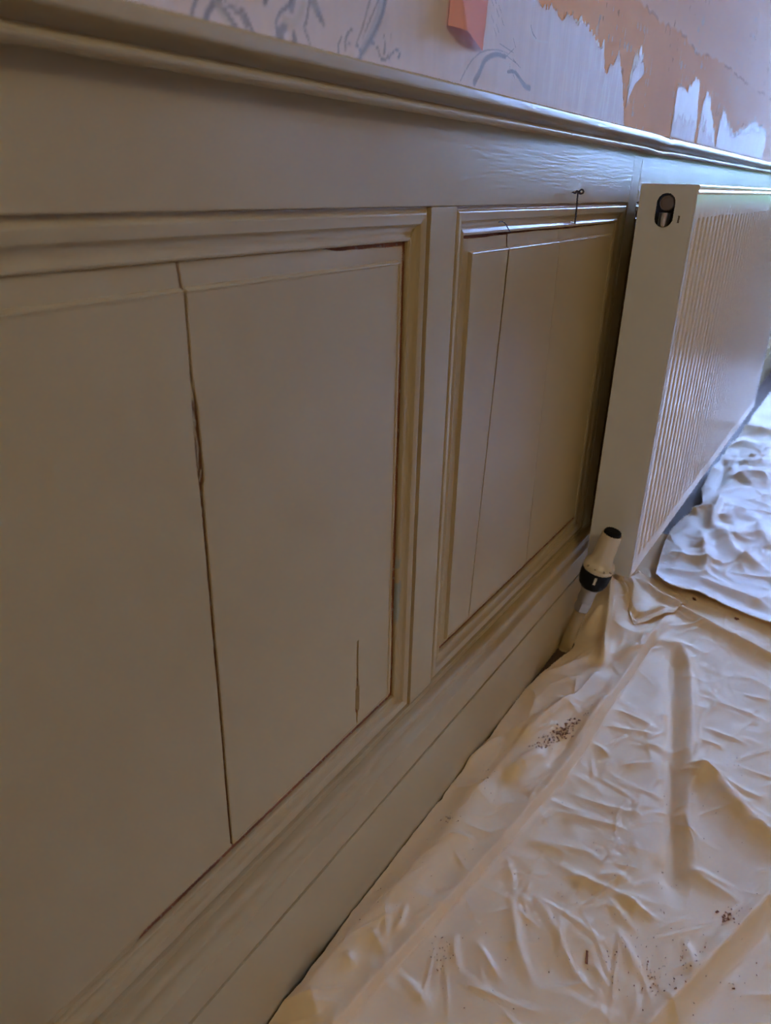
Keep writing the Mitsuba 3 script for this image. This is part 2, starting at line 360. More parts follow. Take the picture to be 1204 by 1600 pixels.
def board(xl, xr, zb, zt, field, seed, groove=None, lift=0.0, dz=0.012):
    """One board of a raised panel. xl(z), xr(z): its side edges; zb(x), zt(x): bottom and top edges. field = (x0, x1, z0, z1): the raised
    field of the whole panel, bevelled margins round it. Sides run back into the wall."""
    fx0, fx1, fz0, fz1 = field
    def depth(x, z):
        e = np.minimum.reduce([x - fx0, fx1 - x, z - fz0, fz1 - z])       # > 0 on the field
        y = np.where(e > 0.0006, 0.0048, np.where(e > -0.0008, 0.0048 + (0.0006 - e) / 0.0014 * 0.0036, 0.0084 + np.clip(-e - 0.0008, 0, 0.02) / 0.018 * 0.0014))
        hl = np.exp(-((e - 0.0014) / 0.0009) ** 2) * 0.0012                # paint built up along the arris
        y = y - hl + 0.0005 * (meshkit.fbm(np.stack([x * 9, z * 5, x * 0 + seed], -1), 3, seed) - 0.5) - lift
        return y
    xm_ = np.array([(float(xl(np.float64(0.6))) + float(xr(np.float64(0.6)))) / 2])
    zmid0, zmid1 = float(zb(xm_)[0]), float(zt(xm_)[0])
    zs = [0, 0]
    def lines(a, b, marks, step, r=0.0007):
        s = {a, a + r, b - r, b}
        for m in marks:
            for o in (-0.0022, -0.0008, -0.0001, 0.0006, 0.0016, 0.0030):
                if a + r < m + o < b - r: s.add(m + o)
        s = sorted(s); out = [s[0]]
        for q in s[1:]:
            n = max(1, int(math.ceil((q - out[-1]) / step)))
            out += list(np.linspace(out[-1], q, n + 1)[1:])
        return np.array(out)
    # columns in x at reference, kept in place for interior lines; only the outer columns follow the wobbling edges
    zq = np.array([0.4, 0.6, 0.8]); xa, xb = float(np.mean(xl(zq))), float(np.mean(xr(zq)))
    xm = [m for m in (fx0,) if True]
    cols = lines(xa, xb, [fx0], 0.02)
    rev = lines(-xb, -xa, [-fx1], 0.02)
    cols = np.unique(np.round(np.concatenate([cols, -rev]), 6))
    rows = np.unique(np.round(np.concatenate([lines(zmid0, zmid1, [fz0], dz), -lines(-zmid1, -zmid0, [-fz1], dz)]), 6))
    if groove is not None:
        gx, gz0, gz1, gw = groove
        cols = np.unique(np.concatenate([cols, gx + np.array([-1.6, -1.05, -1, -.5, 0, .5, 1, 1.05, 1.6]) * gw]))
        rows = np.unique(np.concatenate([rows, np.linspace(gz0, gz1, 30)]))
    U = (cols - xa) / (xb - xa)
    Vv = (rows - zmid0) / (zmid1 - zmid0)
    gx_, gz_ = np.meshgrid(cols, rows, indexing='ij')
    wl = np.clip(1 - (gx_ - xa) / 0.008, 0, 1); wr = np.clip(1 - (xb - gx_) / 0.008, 0, 1)
    slope_l, slope_r = xl(rows) - xa, xr(rows) - xb
    X = gx_ + wl * slope_l[None, :] + wr * slope_r[None, :]
    wb = np.clip(1 - (gz_ - zmid0) / 0.006, 0, 1); wt = np.clip(1 - (zmid1 - gz_) / 0.006, 0, 1)
    Z = gz_ + wb * (zb(cols) - zmid0)[:, None] + wt * (zt(cols) - zmid1)[:, None]
    Y = depth(gx_, gz_)
    if groove is not None:
        t = np.clip((gz_ - gz0) / (gz1 - gz0), 0, 1)
        wz = gw * np.where(t < 0.25, t / 0.25, (1 - t) / 0.75 * 1.0) * (0.75 + 0.25 * n1(gz_, 60, 3))
        ins = (np.abs(gx_ - gx) < np.maximum(wz, 1e-9)) & (gz_ > gz0) & (gz_ < gz1)
        Y = np.where(ins, 0.0112, Y)
    P = np.stack([X, Y, Z], -1)
    # arris
    P[0, :, 1] += 0.0006; P[-1, :, 1] += 0.0006
    back = np.stack([X, np.full_like(Y, 0.0195), Z], -1)
    P = np.concatenate([back[:1], P, back[-1:]], 0)
    first, last = P[:, :1].copy(), P[:, -1:].copy(); first[..., 1] = 0.0195; last[..., 1] = 0.0195
    return grid(np.concatenate([first, P, last], 1))

def cn(c, f=30, amp=0.0004, seed=0, slope=0.0, z0=0.6):
    return lambda z: c + amp * n1(z, f, seed) + amp * 0.7 * n1(z, f * 4, seed + 9) + slope * (np.asarray(z) - z0)

def panel(idx, x0, x1, cracks, gaps, groove=None):
    key = 'wall_left__panel' + (f'_{idx:03d}' if idx else '')
    add(key, rbox(x0 + .002, x1 - .002, 0.0124, 0.0205, Z_BOT + .002, Z_TOP - .002, 0.0005), 'bare_wood')
    for side, (A, B, inw) in enumerate((((x0, Z_TOP), (x1, Z_TOP), (0, -1)), ((x1, Z_TOP), (x1, Z_BOT), (-1, 0)), ((x1, Z_BOT), (x0, Z_BOT), (0, 1)), ((x0, Z_BOT), (x0, Z_TOP), (1, 0)))):
        add(numbered(key + '__moulding'), moulding(A, B, inw, 7 * idx + 31 * side, jitter=0.0005 if idx < 2 else 0.0002), 'paint_m', 40)
    xi0, xi1, zi0, zi1 = x0 + MW, x1 - MW, Z_BOT + MW, Z_TOP - MW
    field = (xi0 + 0.017, xi1 - 0.017, zi0 + 0.013, zi1 - 0.018)
    edges = [(cn(xi0 - 0.001 + gaps.get('left', 0), seed=idx), None)] + [(c[0], c[1]) for c in cracks] + [(None, gaps.get('right', cn(xi1 + 0.001, seed=idx + 1)))]
    zt = gaps.get('top', lambda x: np.full_like(np.asarray(x, float), zi1 + 0.001))
    zb = gaps.get('bottom', lambda x: np.full_like(np.asarray(x, float), zi0 - 0.001))
    n = len(cracks) + 1
    for k in range(n):
        l = edges[k][0] if k == 0 else cracks[k - 1][1]
        r = gaps.get('right', cn(xi1 + 0.001, seed=idx + 1)) if k == n - 1 else cracks[k][0]
        add(numbered(key + '__board'), board(l, r, zb, zt, field, 11 * idx + k, groove=groove if (groove and k == n - 1) else None, lift=0.0003 * ((k * 37 + idx * 13) % 3 - 1)), 'paint_v', 35)

def sm(x, a, b):
    t = np.clip((np.asarray(x, float) - a) / (b - a), 0, 1); return t * t * (3 - 2 * t)

# first panel: one open crack between its two boards, open joints along the top right, the right side and the bottom
def w1(z):   # width of the crack
    z = np.asarray(z, float)
    return 0.0012 + 0.0036 * sm(z, 0.742, 0.748) * (1 - sm(z, 0.795, 0.835)) + 0.0012 * sm(z, 0.84, 0.74) * 1.0 + 0.0006 * n1(z, 55, 3) * 0.5
c1l = lambda z: 0.3722 - 0.0005 * n1(z, 18, 71) - 0.0003 * n1(z, 80, 72) - w1(z) * 0.25
c1r = lambda z: 0.3722 - 0.0005 * n1(z, 18, 71) + 0.0002 * n1(z, 90, 73) + w1(z) * 0.75
xi1, zi0, zi1 = 0.705 - MW, Z_BOT + MW, Z_TOP - MW
g1 = {'right': lambda z: xi1 + 0.001 - (0.0074 + 0.0014 * n1(z, 14, 5) + 0.0005 * n1(z, 90, 6) + 0.002 * sm(z, .62, .56) * sm(z, .47, .5) - 0.0022 * sm(z, .48, .44)),
      'top': lambda x: zi1 + 0.001 - sm(x, 0.525, 0.56) * (0.0048 + 0.0009 * n1(x, 25, 8) + 0.0006 * n1(x, 120, 9)),
      'bottom': lambda x: zi0 - 0.001 + sm(x, 0.262, 0.275) * (0.0105 + 0.0010 * n1(x, 20, 10) + 0.0008 * n1(x, 150, 11) - 0.001 * sm(x, .36, .4))}
panel(0, 0.083, 0.705, [(c1l, c1r)], g1, groove=(0.5875, 0.366, 0.484, 0.0040))
# second panel: two fine cracks leaning a little
q1 = lambda s, a: (lambda z: 0.898 + 0.070 * (np.asarray(z) - 0.62) + s * 0.0007 + a * 0.0003 * n1(z, 30, 41))
q2 = lambda s, a: (lambda z: 1.098 - 0.012 * (np.asarray(z) - 0.62) + s * 0.0015 + a * 0.0003 * n1(z, 30, 42))
x2a, x2b = OPEN[1]
g2 = {'top': lambda x: zi1 + 0.001 - (0.0034 + 0.0012 * n1(x, 22, 12) + 0.0008 * n1(x, 110, 13)) * (1 - 0.5 * sm(x, 1.2, 1.3)),
      'bottom': lambda x: zi0 - 0.001 + 0.0070 + 0.0008 * n1(x, 20, 14) + 0.0008 * n1(x, 120, 15)}
panel(1, x2a, x2b, [(q1(-1, 1), q1(1, 1)), (q2(-1, 1), q2(1, 1))], g2)
for k, (a, b) in enumerate(OPEN[2:]):
    panel(k + 2, a, b, [], {})

# splinters of paint standing up along the widest part of the crack and the open joint
sp = []
for k in range(26):
    z = 0.744 + 0.085 * rng.random() if k < 14 else 0.40 + 0.48 * rng.random()
    x = (0.3722 + 0.001 * rng.normal()) if k < 14 else 0.670 + 0.0006 * rng.normal()
    L, w = 0.004 + 0.012 * rng.random(), 0.0005 + 0.0004 * rng.random()
    y = 0.0058 if k < 14 else 0.0115
    m = trimesh.creation.box((w, 0.0004, L)); m.apply_transform(trimesh.transformations.rotation_matrix(0.15 * rng.normal(), (0, 1, 0))); m.apply_translation((x, y, z)); sp.append(m)
add('wall_left__panel__paint_splinters', cat(*sp), 'paint_plain', kind='stuff', label='slivers of lifted paint along the crack and open joint')

hp_ = [on_wall(x, y, -0.001 + 0.004 * t) for t, (x, y) in zip(np.linspace(0, 1, 7), ((779, 347), (784, 346), (788, 348), (791, 352), (793, 356), (795, 360), (797, 363)))]
add('wall_left__panel_001__paint_split', tube(hp_, 0.0006, 6), 'rusty_wire', True, label='fine dark split in the paint of the moulding')

# dado rail, in two lengths meeting at a joint
DADO = [(UP, 1.0215), (-0.004, 1.0205), (-0.013, 1.0200), (-0.0165, 1.0208), (-0.0188, 1.0228), (-0.0190, 1.0252), (-0.0172, 1.0272), (-0.0140, 1.0282), (-0.0128, 1.0295), (-0.0136, 1.0318), (-0.0165, 1.0342),
        (-0.0205, 1.0355), (-0.0262, 1.0358), (-0.0282, 1.0366), (-0.0288, 1.0382), (-0.0288, 1.0440), (-0.0278, 1.0460), (-0.0255, 1.0470), (UP, 1.0475)]
def sag(P):
    P[..., 2] -= 0.0025 * np.exp(-((P[..., 0] - 1.48) / 0.05) ** 2)
    return P
add('trim_1', sweep_x(DADO, XB, 1.4905, 0.012, 0.00035, 100, sag), 'paint_h', 40, kind='structure', label='moulded dado rail along the top of the panelling, nearer length')
add('trim_2', sweep_x([(a + 0.0006, b - .0008) for a, b in DADO], 1.4912, XE, 0.012, 0.00035, 160, sag), 'paint_h', 40, kind='structure', label='moulded dado rail above the radiator, farther length')

# capping moulding and skirting
CAP = [(FB, 0.3085), (-0.0060, 0.3090), (-0.0105, 0.3080), (-0.0128, 0.3055), (-0.0130, 0.3025), (-0.0122, 0.2990), (-0.0120, 0.2960), (-0.0128, 0.2925), (-0.0150, 0.2895), (-0.0185, 0.2872), (-0.0205, 0.2855),
       (-0.0212, 0.2830), (-0.0212, 0.2420), (-0.0204, 0.2408), (FB, 0.2405)]
add('baseboard_left', sweep_x([(FB, F0 + 0.0002), (-0.0225, F0 + 0.0002), (-0.0225, 0.2365), (-0.0218, 0.2380), (-0.017, 0.2384), (FB, 0.2386)], XB, XE, 0.02, 0.0003, 300), 'paint_h', 40, kind='structure', label='tall painted skirting board below the panelling')
add('baseboard_left__capping_moulding', sweep_x(CAP, XB, XE, 0.012, 0.00035, 340), 'paint_h', 40)

# ------------------------------------------------------------------ wallpaper
def stroke_paint(C, X, Z, pts, w0, w1, col, op=1.0, soft=0.4):
    """Print a tapering stroke through points given in (x, z) metres."""
    pts = np.array(pts, float)
    # Catmull-Rom
    Q = np.vstack([2 * pts[0] - pts[1], pts, 2 * pts[-1] - pts[-2]])
    c = []
    for i in range(len(pts) - 1):
        p0, p1, p2, p3 = Q[i:i + 4]
        for t in np.linspace(0, 1, 7)[:-1]:
            c.append(0.5 * (2 * p1 + (p2 - p0) * t + (2 * p0 - 5 * p1 + 4 * p2 - p3) * t * t + (3 * p1 - p0 - 3 * p2 + p3) * t ** 3))
    c.append(pts[-1]); c = np.array(c)
    best = np.full(X.shape, 9.0); wid = np.zeros_like(X)
    for i in range(len(c) - 1):
        a, b = c[i], c[i + 1]; ab = b - a
        t = np.clip(((X - a[0]) * ab[0] + (Z - a[1]) * ab[1]) / (ab @ ab + 1e-12), 0, 1)
        d = np.hypot(X - a[0] - t * ab[0], Z - a[1] - t * ab[1])
        u = (i + t) / (len(c) - 1); w = w0 + (w1 - w0) * u
        r = d / w; k = r < best
        best = np.where(k, r, best)
    m = np.clip((1.0 - best) / soft, 0, 1) * op
    C[:] = C * (1 - m[..., None]) + np.array(col) * m[..., None]

W = lambda px, py: on_wall(px, py)[[0, 2]]
def wp(*pp):
    return [W(*p) for p in pp]
GREYS = (0.235, 0.205, 0.20); BLUEG = (0.24, 0.25, 0.31); CREAM = (0.60, 0.53, 0.45)
def print_pattern(C, X, Z):
    s = lambda pts, w0, w1, col=GREYS, op=0.85, soft=0.5: stroke_paint(C, X, Z, wp(*pts), w0, w1, col, op, soft)
    # flowers and leaves along the bottom of the left stretch
    s([(322, 38), (326, 18), (340, 2), (352, -14)], .0035, .002); s([(336, 4), (352, 18), (368, 40), (376, 48)], .004, .0015)
    s([(352, 2), (366, 14), (378, 24), (386, 40)], .0012, .003, op=.7); s([(370, 8), (382, 18), (392, 40), (397, 52)], .001, .0022)
    s([(340, 6), (350, 24), (362, 44)], .004, .003, CREAM, .6); s([(300, 24), (306, 4), (314, -14)], .002, .001)
    s([(434, 54), (432, 36), (438, 20), (452, 8), (458, -8)], .0012, .0025); s([(440, 62), (438, 50), (446, 42)], .005, .0042, op=.8)
    s([(446, 30), (458, 36), (470, 22), (476, 4)], .004, .003, CREAM, .6)
    s([(462, 68), (460, 54)], .0035, .003); s([(476, 44), (482, 58), (487, 74)], .0014, .001); s([(478, 40), (482, 20), (484, 0)], .0016, .0012)
    s([(456, 14), (462, -10)], .004, .003, op=.7)
    s([(490, 0), (498, 20), (505, 34), (508, 38)], .0055, .001); s([(486, -8), (494, 10)], .004, .005, CREAM, .4)
    s([(415, 2), (420, -6)], .003, .002)
    # tree trunk
    s([(566, 82), (580, 58), (592, 30), (598, 0), (602, -16)], .0050, .0085, (0.42, 0.385, 0.37), .75)
    s([(566, 84), (584, 54), (598, 22), (604, -8)], .0022, .0032); s([(558, 66), (568, 40), (576, 10), (582, -10)], .0012, .0016, op=.6)
    for q in range(9):
        a, b = 570 + q * 3.4, 62 - q * 8
        s([(a - 6, b + 4), (a - 1, b - 8), (a + 2, b - 18)], .0007, .0006, op=.5)
    # grasses and curls at its foot
    s([(529, 86), (530, 70), (535, 58)], .0012, .0009, BLUEG); s([(541, 76), (541, 62), (546, 50), (554, 44)], .0015, .001); s([(545, 66), (556, 68), (564, 80), (563, 92)], .0011, .0015, BLUEG)
    s([(560, 92), (564, 96)], .0022, .002); s([(582, 66), (590, 74), (594, 86), (598, 92)], .001, .0014); s([(601, 84), (602, 70), (601, 56)], .0017, .0007)
    s([(597, 92), (604, 92), (608, 86)], .0015, .0012); s([(610, 98), (610, 88), (620, 78), (626, 86), (622, 90)], .0009, .0011, BLUEG); s([(612, 76), (612, 52)], .0008, .0006, BLUEG)
    s([(543, 90), (552, 90)], .003, .003, CREAM, .5)
    # big blue-grey arch to the right of the note
    s([(742, 128), (750, 112), (757, 96), (766, 88), (778, 85), (790, 89)], .0050, .0026, BLUEG, .8); s([(720, 126), (728, 110), (740, 92), (756, 80), (778, 78), (794, 84)], .0011, .001, BLUEG, .5)
    s([(794, 112), (804, 112), (812, 122), (820, 134), (828, 138)], .0022, .0040, BLUEG, .75)
    s([(728, 126), (729, 100), (730, 84)], .0009, .0007, (0.74, 0.73, 0.74), .8)
    for q in range(16):
        t = q / 15
        s([(796 + 22 * math.sin(q * 2.2) * .5 + 14 * t, 70 + 60 * t), (790 + 24 * math.sin(q * 1.7) * .5 + 12 * t, 56 + 60 * t)], .0007, .0006, BLUEG if q % 2 else (0.73, 0.73, 0.75), .6)
    for q in range(14):
        s([(772 + 4 * (q % 5), 60 - 5 * q), (768 + 4 * (q % 5), 48 - 5 * q)], .0008, .0006, BLUEG if q % 3 else (0.73, 0.73, 0.75), .55)
    s([(828, 40), (832, 56), (842, 64), (856, 66)], .0012, .0012, (0.72, 0.72, 0.75), .6); s([(830, 40), (833, 52), (838, 60)], .0009, .0009, BLUEG, .6)

def sheet(name, X, Zlo, Zhi, n, y, mat, layer=None, color_fn=None, thick=0.0004, **kw):
    """A piece of paper between the edges Zlo(x) and Zhi(x), with its torn edges turned back to the wall."""
    t = np.concatenate([[0], np.linspace(0, 1, n), [1]])
    gx = np.repeat(X[:, None], len(t), 1); gz = Zlo[:, None] + (Zhi - Zlo)[:, None] * t
    gy = np.full_like(gx, y) + 0.00012 * (meshkit.fbm(np.stack([gx * 60, gz * 20, gx * 0], -1), 2, 5) - .5)
    gy[:, 0] = gy[:, -1] = UP; gy[0] = gy[-1] = UP
    m = grid(np.stack([gx, gy, gz], -1))
    if color_fn is not None:
        C = color_fn(gx, gz); add(name, m, mat, True, color=C.reshape(-1, 3), **kw)
    else:
        add(name, m, mat, True, **kw)

LAV = np.array([0.75, 0.665, 0.68])
def base_color(gx, gz):
    v = meshkit.fbm(np.stack([gx * 90, gz * 14, gx * 0], -1), 3, 11)
    C = LAV * (0.93 + 0.14 * v)[..., None]
    # rubbed streaks where the print is scuffed towards the tear
    sc = meshkit.fbm(np.stack([gx * 160, gz * 24, gx * 0 + 3], -1), 3, 12)
    near = np.clip((gx - 0.80) / 0.35, 0, 1)
    k = np.clip((sc - 0.60 + 0.08 * near) * 8, 0, 1) * (0.10 + 0.45 * near)
    return C * (1 - k[..., None]) + np.array([0.80, 0.78, 0.76]) * k[..., None]
def main_color(gx, gz):
    C = base_color(gx, gz)
    print_pattern(C, gx, gz)
    return C
ZP = 1.040
PAPER_TOP = 1.62
def jag(x, amp, seed, f=160):
    return amp * (np.abs(n1(x, f, seed)) + 0.6 * np.abs(n1(x, f * 2.7, seed + 1)) - 0.6)
# torn edge of the big sheet, read along the tear
tear = np.array([W(*p) for p in ((786, -190), (800, -150), (812, -110), (822, -66), (836, -30), (846, 0), (862, 10), (880, 22), (893, 16), (905, 32), (915, 26), (924, 44), (931, 56), (938, 66), (944, 74), (946, 110), (953, 104), (958, 100), (966, 82), (969, 76), (972, 120), (975, 165), (976, 192))])
tear[:, 0] = np.maximum.accumulate(tear[:, 0] + np.arange(len(tear)) * 1e-5)
X1 = np.concatenate([np.arange(0.12, 0.66, 0.0018), np.arange(0.66, 0.85, 0.0012), np.arange(0.85, tear[-1, 0], 0.0008)])
top1 = np.minimum(PAPER_TOP, np.interp(X1, np.concatenate([[tear[0, 0] - 0.16], tear[:, 0]]), np.concatenate([[PAPER_TOP], tear[:, 1]]))) + np.where(X1 > tear[0, 0] + 0.01, jag(X1, 0.014, 21, 100), 0)
sheet('wall_left__wallpaper', X1, np.full_like(X1, ZP), np.maximum(top1, ZP + .002), 240, UP - 0.0008, 'wallpaper_print', color_fn=main_color, label='faded mauve wallpaper with grey flowers and a tree trunk')
X2b = np.arange(tear[0, 0] + .01, tear[-1, 0] + 0.004, 0.0006)
lin = np.interp(X2b, tear[:, 0], tear[:, 1]) + jag(X2b, 0.014, 21, 100) + 0.010 * np.clip(n1(X2b, 70, 31), -0.3, 1) + 0.004 * n1(X2b, 260, 33) - 0.002
sheet('wall_left__lining_paper', X2b, np.full_like(X2b, ZP), np.maximum(lin, ZP + .003), 40, UP - 0.0004, 'lining', label='white backing paper showing along the torn edge')

def scrap(idx, pts_lo, pts_hi, white_hi, seed, split=True):
    """A leftover scrap: white backing with the mauve top layer on part of it."""
    lo = np.array([W(*p) for p in pts_lo]); hi = np.array([W(*p) for p in pts_hi])
    a, b = max(lo[0, 0], hi[0, 0]), min(lo[-1, 0], hi[-1, 0])
    X = np.arange(a, b, 0.0008)
    zl = np.maximum(np.interp(X, lo[:, 0], lo[:, 1]), ZP); zh = np.interp(X, hi[:, 0], hi[:, 1]) + jag(X, 0.020, seed, 75) + 0.008 * n1(X, 240, seed + 8)
    zh = np.maximum(zh, zl + .0005)
    num = f'_{idx:03d}'
    sheet('wall_left__lining_paper' + num, X, zl, zh, 30, UP - 0.0005, 'lining')
    zh2 = np.maximum(zl + (zh - zl) * np.clip(white_hi + 0.25 * n1(X, 90, seed + 4) + 0.18 * n1(X, 280, seed + 5), 0.02, 0.97), zl + .0003)
    sheet(f'wall_left__wallpaper_{idx:03d}', X, zl, zh2, 30, UP - 0.0009, 'wallpaper_print', color_fn=base_color)
scrap(1, [(978, 170), (984, 150), (992, 132), (1003, 120), (1009, 112)], [(978, 168), (986, 110), (993, 84), (999, 80), (1006, 76), (1008, 108), (1009, 110)], 0.72, 51)
scrap(2, [(1047, 214), (1056, 216), (1070, 220), (1086, 224), (1090, 195)], [(1047, 200), (1052, 160), (1058, 125), (1068, 128), (1073, 142), (1080, 128), (1090, 114), (1094, 130), (1090, 190)], 0.42, 52)
scrap(3, [(1088, 224), (1100, 227), (1112, 230), (1118, 232)], [(1088, 210), (1096, 170), (1104, 145), (1109, 137), (1112, 165), (1117, 200), (1118, 230)], 0.40, 53)
scrap(4, [(1117, 232), (1135, 236), (1150, 240), (1180, 246), (1199, 252)], [(1117, 190), (1122, 170), (1127, 185), (1132, 165), (1138, 190), (1148, 205), (1160, 200), (1180, 185), (1199, 205)], 0.80, 54)
# strip of white paper left along the rail
Xs = np.arange(1.285, 1.9, 0.0012)
sheet('wall_left__lining_paper_005', Xs, np.full_like(Xs, ZP), 1.0495 + 0.004 * np.abs(n1(Xs, 60, 61)) + 0.003 * n1(Xs, 200, 62), 4, UP - 0.0006, 'lining')

# sticky note: one curling sheet
n = 26
u, v = np.meshgrid(np.linspace(0, 1, n), np.linspace(0, 1, n), indexing='ij')
c0 = W(716, 0)
bl, br = np.array([0.7185, 1.0975]), np.array([0.7925, 1.0865])
ex = (br - bl) / np.linalg.norm(br - bl); ez = np.array([-ex[1], ex[0]])
px = bl[0] + 0.0755 * (u * ex[0] + v * ez[0]); pz = bl[1] + 0.0755 * (u * ex[1] + v * ez[1])
fold = 0.21 * np.clip(1 - v / 0.6, 0, 1) + 0.02
liftv = (1 - v) ** 1.2 * 0.0125
py = -0.0012 - liftv * np.where(u > fold, 1 - 0.93 * np.clip((u - fold) / (1 - fold), 0, 1), np.clip(u / np.maximum(fold, 1e-3), 0, 1) ** 0.9 * 0.95 + 0.05)
add('sticky_note', grid(np.stack([px, py, pz], -1)), 'pink_paper', True, uv=np.stack([u, v], -1).reshape(-1, 2),
    label='pink sticky note with a curling corner stuck on the faded wallpaper', category='sticky note')

# ------------------------------------------------------------------ bent wire hook in the top of the second panel
b0 = on_wall(897.5, 350, 0.007); tp = on_wall(903, 301, -0.012)
path = [b0 + (tp - b0) * t + np.array([0.0012 * math.sin(5 * t), 0, 0]) for t in np.linspace(0, 1, 9)]
add('wire_hook', tube(path, 0.0011, 8), 'rusty_wire', True, label='bent dark wire stuck upright in the joint above the second panel', category='wire hook')
side = np.array([-0.35, -0.90, 0.0]); side /= np.linalg.norm(side); zup = np.array([0, 0, 1.0]); along = np.array([0.90, -0.35, 0])
cen = tp + side * 0.0032 + zup * 0.0012
ang = np.linspace(math.pi * 1.05, math.pi * 3.3, 24)
add('wire_hook__loop', tube([cen + side * 0.0044 * math.cos(a) + zup * 0.0026 * math.sin(a) + along * 0.0002 * k for k, a in enumerate(ang)], 0.0011, 8), 'rusty_wire', True)
tl = [tp + zup * 0.0012 - side * 0.0022 * k + zup * (0.0011 * math.sin(k * 1.7) - 0.0004 * k) for k in range(6)]
add('wire_hook__tail', tube(tl, [0.0011, .0012, .0018, .0012, .0014, .0007], 8), 'rusty_wire', True)

# ------------------------------------------------------------------ radiator
RX0, RX1, RY0, RY1, RZ0, RZ1 = 1.312, 2.812, -0.128, -0.040, 0.279, 0.970
def front_panel():
    pitch = 0.0333; nr = int((RX1 - RX0 - 0.02) / pitch)
    x0 = RX0 + 0.010
    cols = []
    for k in range(nr):
        b = x0 + k * pitch
        cols += [b + o for o in (0.0005, 0.0025, 0.0040, 0.0048, 0.0056, 0.0064, 0.0072, 0.0080, 0.0090, 0.0130, 0.0170, 0.0210, 0.0243, 0.0253, 0.0261, 0.0269, 0.0277, 0.0285, 0.0294, 0.0310)]
    cols = np.array([RX0 + 0.002] + cols + [RX1 - 0.002])
    za, zb = RZ0 + 0.030, RZ1 - 0.048
    rows = np.unique(np.concatenate([[RZ0 + .002, RZ0 + 0.015], za + np.array([0, .0015, .0035, .006, .009, .012, .015]), np.linspace(za + .016, zb - .016, 12), zb - np.array([0, .0015, .0035, .006, .009, .012, .015]), [zb + .02, RZ1 - .006]]))
    gx, gz = np.meshgrid(cols, rows, indexing='ij')
    ph = ((gx - x0) % pitch) / pitch
    inside = (gx > x0) & (gx < x0 + nr * pitch)
    # a raised flat rib with rolled sides; between ribs a narrow channel
    prof = np.clip(np.minimum(ph - 0.12, 0.88 - ph) / 0.12, 0, 1); prof = prof * prof * (3 - 2 * prof)
    end = np.clip(np.minimum(gz - za, zb - gz) / 0.012, 0, 1); end = np.sqrt(end)
    groove = (1 - prof) * end * inside
    y = RY0 + 0.0085 * groove
    P = np.stack([gx, y, gz], -1)
    bk = P.copy()
    first, last = P[:1].copy(), P[-1:].copy(); first[..., 1] = RY0 + .012; last[..., 1] = RY0 + .012
    P = np.concatenate([first, P, last], 0)
    first, last = P[:, :1].copy(), P[:, -1:].copy(); first[..., 1] = RY0 + .012; last[..., 1] = RY0 + .012
    return grid(np.concatenate([first, P, last], 1))
add('radiator__front_panel', front_panel(), 'enamel', 50)
add('radiator__rear_panel_and_blocker', cat(rbox(RX0 + .006, RX1 - .006, RY1 - .014, RY1 - .001, RZ0 + .005, RZ1 - .012), rbox(RX0 + .13, RX1 - .13, RY1 - .002, -0.008, RZ0 + .02, RZ1 - .03)), 'enamel_dull')  # second box added behind the panel to shade the wall gap
fins = [box(x, x + .001, RY0 + .013, RY1 - .015, RZ0 + .04, RZ1 - .05) for x in np.arange(RX0 + .06, RX1 - .05, 0.0333)]
add('radiator__convector_fins', cat(*fins), 'enamel_dull', kind='stuff')
# end panels: a sheet with a rolled rim; the near one with a long round-ended hole
def end_panel(x, sgn, hole):
    pts = sg.box(RY0 + .002, RZ0, RY1, RZ1).buffer(-0.003).buffer(0.003, quad_segs=4)
    if hole:
        pts = pts.difference(sg.LineString([(-0.0825, 0.9425), (-0.0825, 0.9205)]).buffer(0.0145, quad_segs=10))
    m = trimesh.creation.extrude_polygon(pts, 0.0016, engine='earcut')
    V = m.vertices.copy(); m.vertices = np.column_stack([x + sgn * V[:, 2], V[:, 0], V[:, 1]])
    parts = [m]
    rim = 0.016
    for (ya, yb_, za, zb) in ((RY0 + .0004, RY0 + .0022, RZ0 + .001, RZ1 - .001), (RY1 - .0022, RY1 - .0004, RZ0 + .001, RZ1 - .001), (RY0 + .002, RY1 - .002, RZ1 - .0022, RZ1 - .0002), (RY0 + .002, RY1 - .002, RZ0 + .0002, RZ0 + .0022)):
        xa, xb = sorted((x + sgn * .0004, x + sgn * rim)); parts.append(rbox(xa, xb, ya, yb_, za, zb, 0.0005))
    return cat(*parts)
add('radiator__end_panel', end_panel(RX0, 1, True), 'enamel_dull')
add('radiator__end_panel_001', end_panel(RX1, -1, False), 'enamel_dull')
# what shows inside the hole: blanking plug above, bare tapping below
def disc_x(x, y, z, prof):
    m = lathe(prof, 32); M = np.eye(4); M[:3, :3] = np.array([[0, 0, -1], [0, 1, 0], [1, 0, 0]]); m.apply_transform(M); m.apply_translation((x, y, z)); return m
add('radiator__end_panel__blanking_plug', disc_x(RX0 + .014, -0.0830, 0.9425, [(0, 0), (.0118, 0), (.0118, .008), (.0105, .0092), (.0090, .0092), (.0086, .0082), (0, .0082)]), 'plug_metal', 30, label='round grey brown blanking plug')
add('radiator__vent_tube', tube([(RX0 + .016, -0.0800, .905), (RX0 + .016, -0.0800, .9275)], 0.009, 20), 'chrome', 30)
add('radiator__plug_housing', box(RX0 + .026, RX0 + .05, -0.105, -0.06, .895, .962), 'dark_metal')
add('radiator__end_panel__clip_slot', rbox(RX0 - .0004, RX0 + .0012, -0.1072, -0.1045, .9135, .9245, .0003), 'mark_black', label='small dark clip slot beside the round-ended hole')
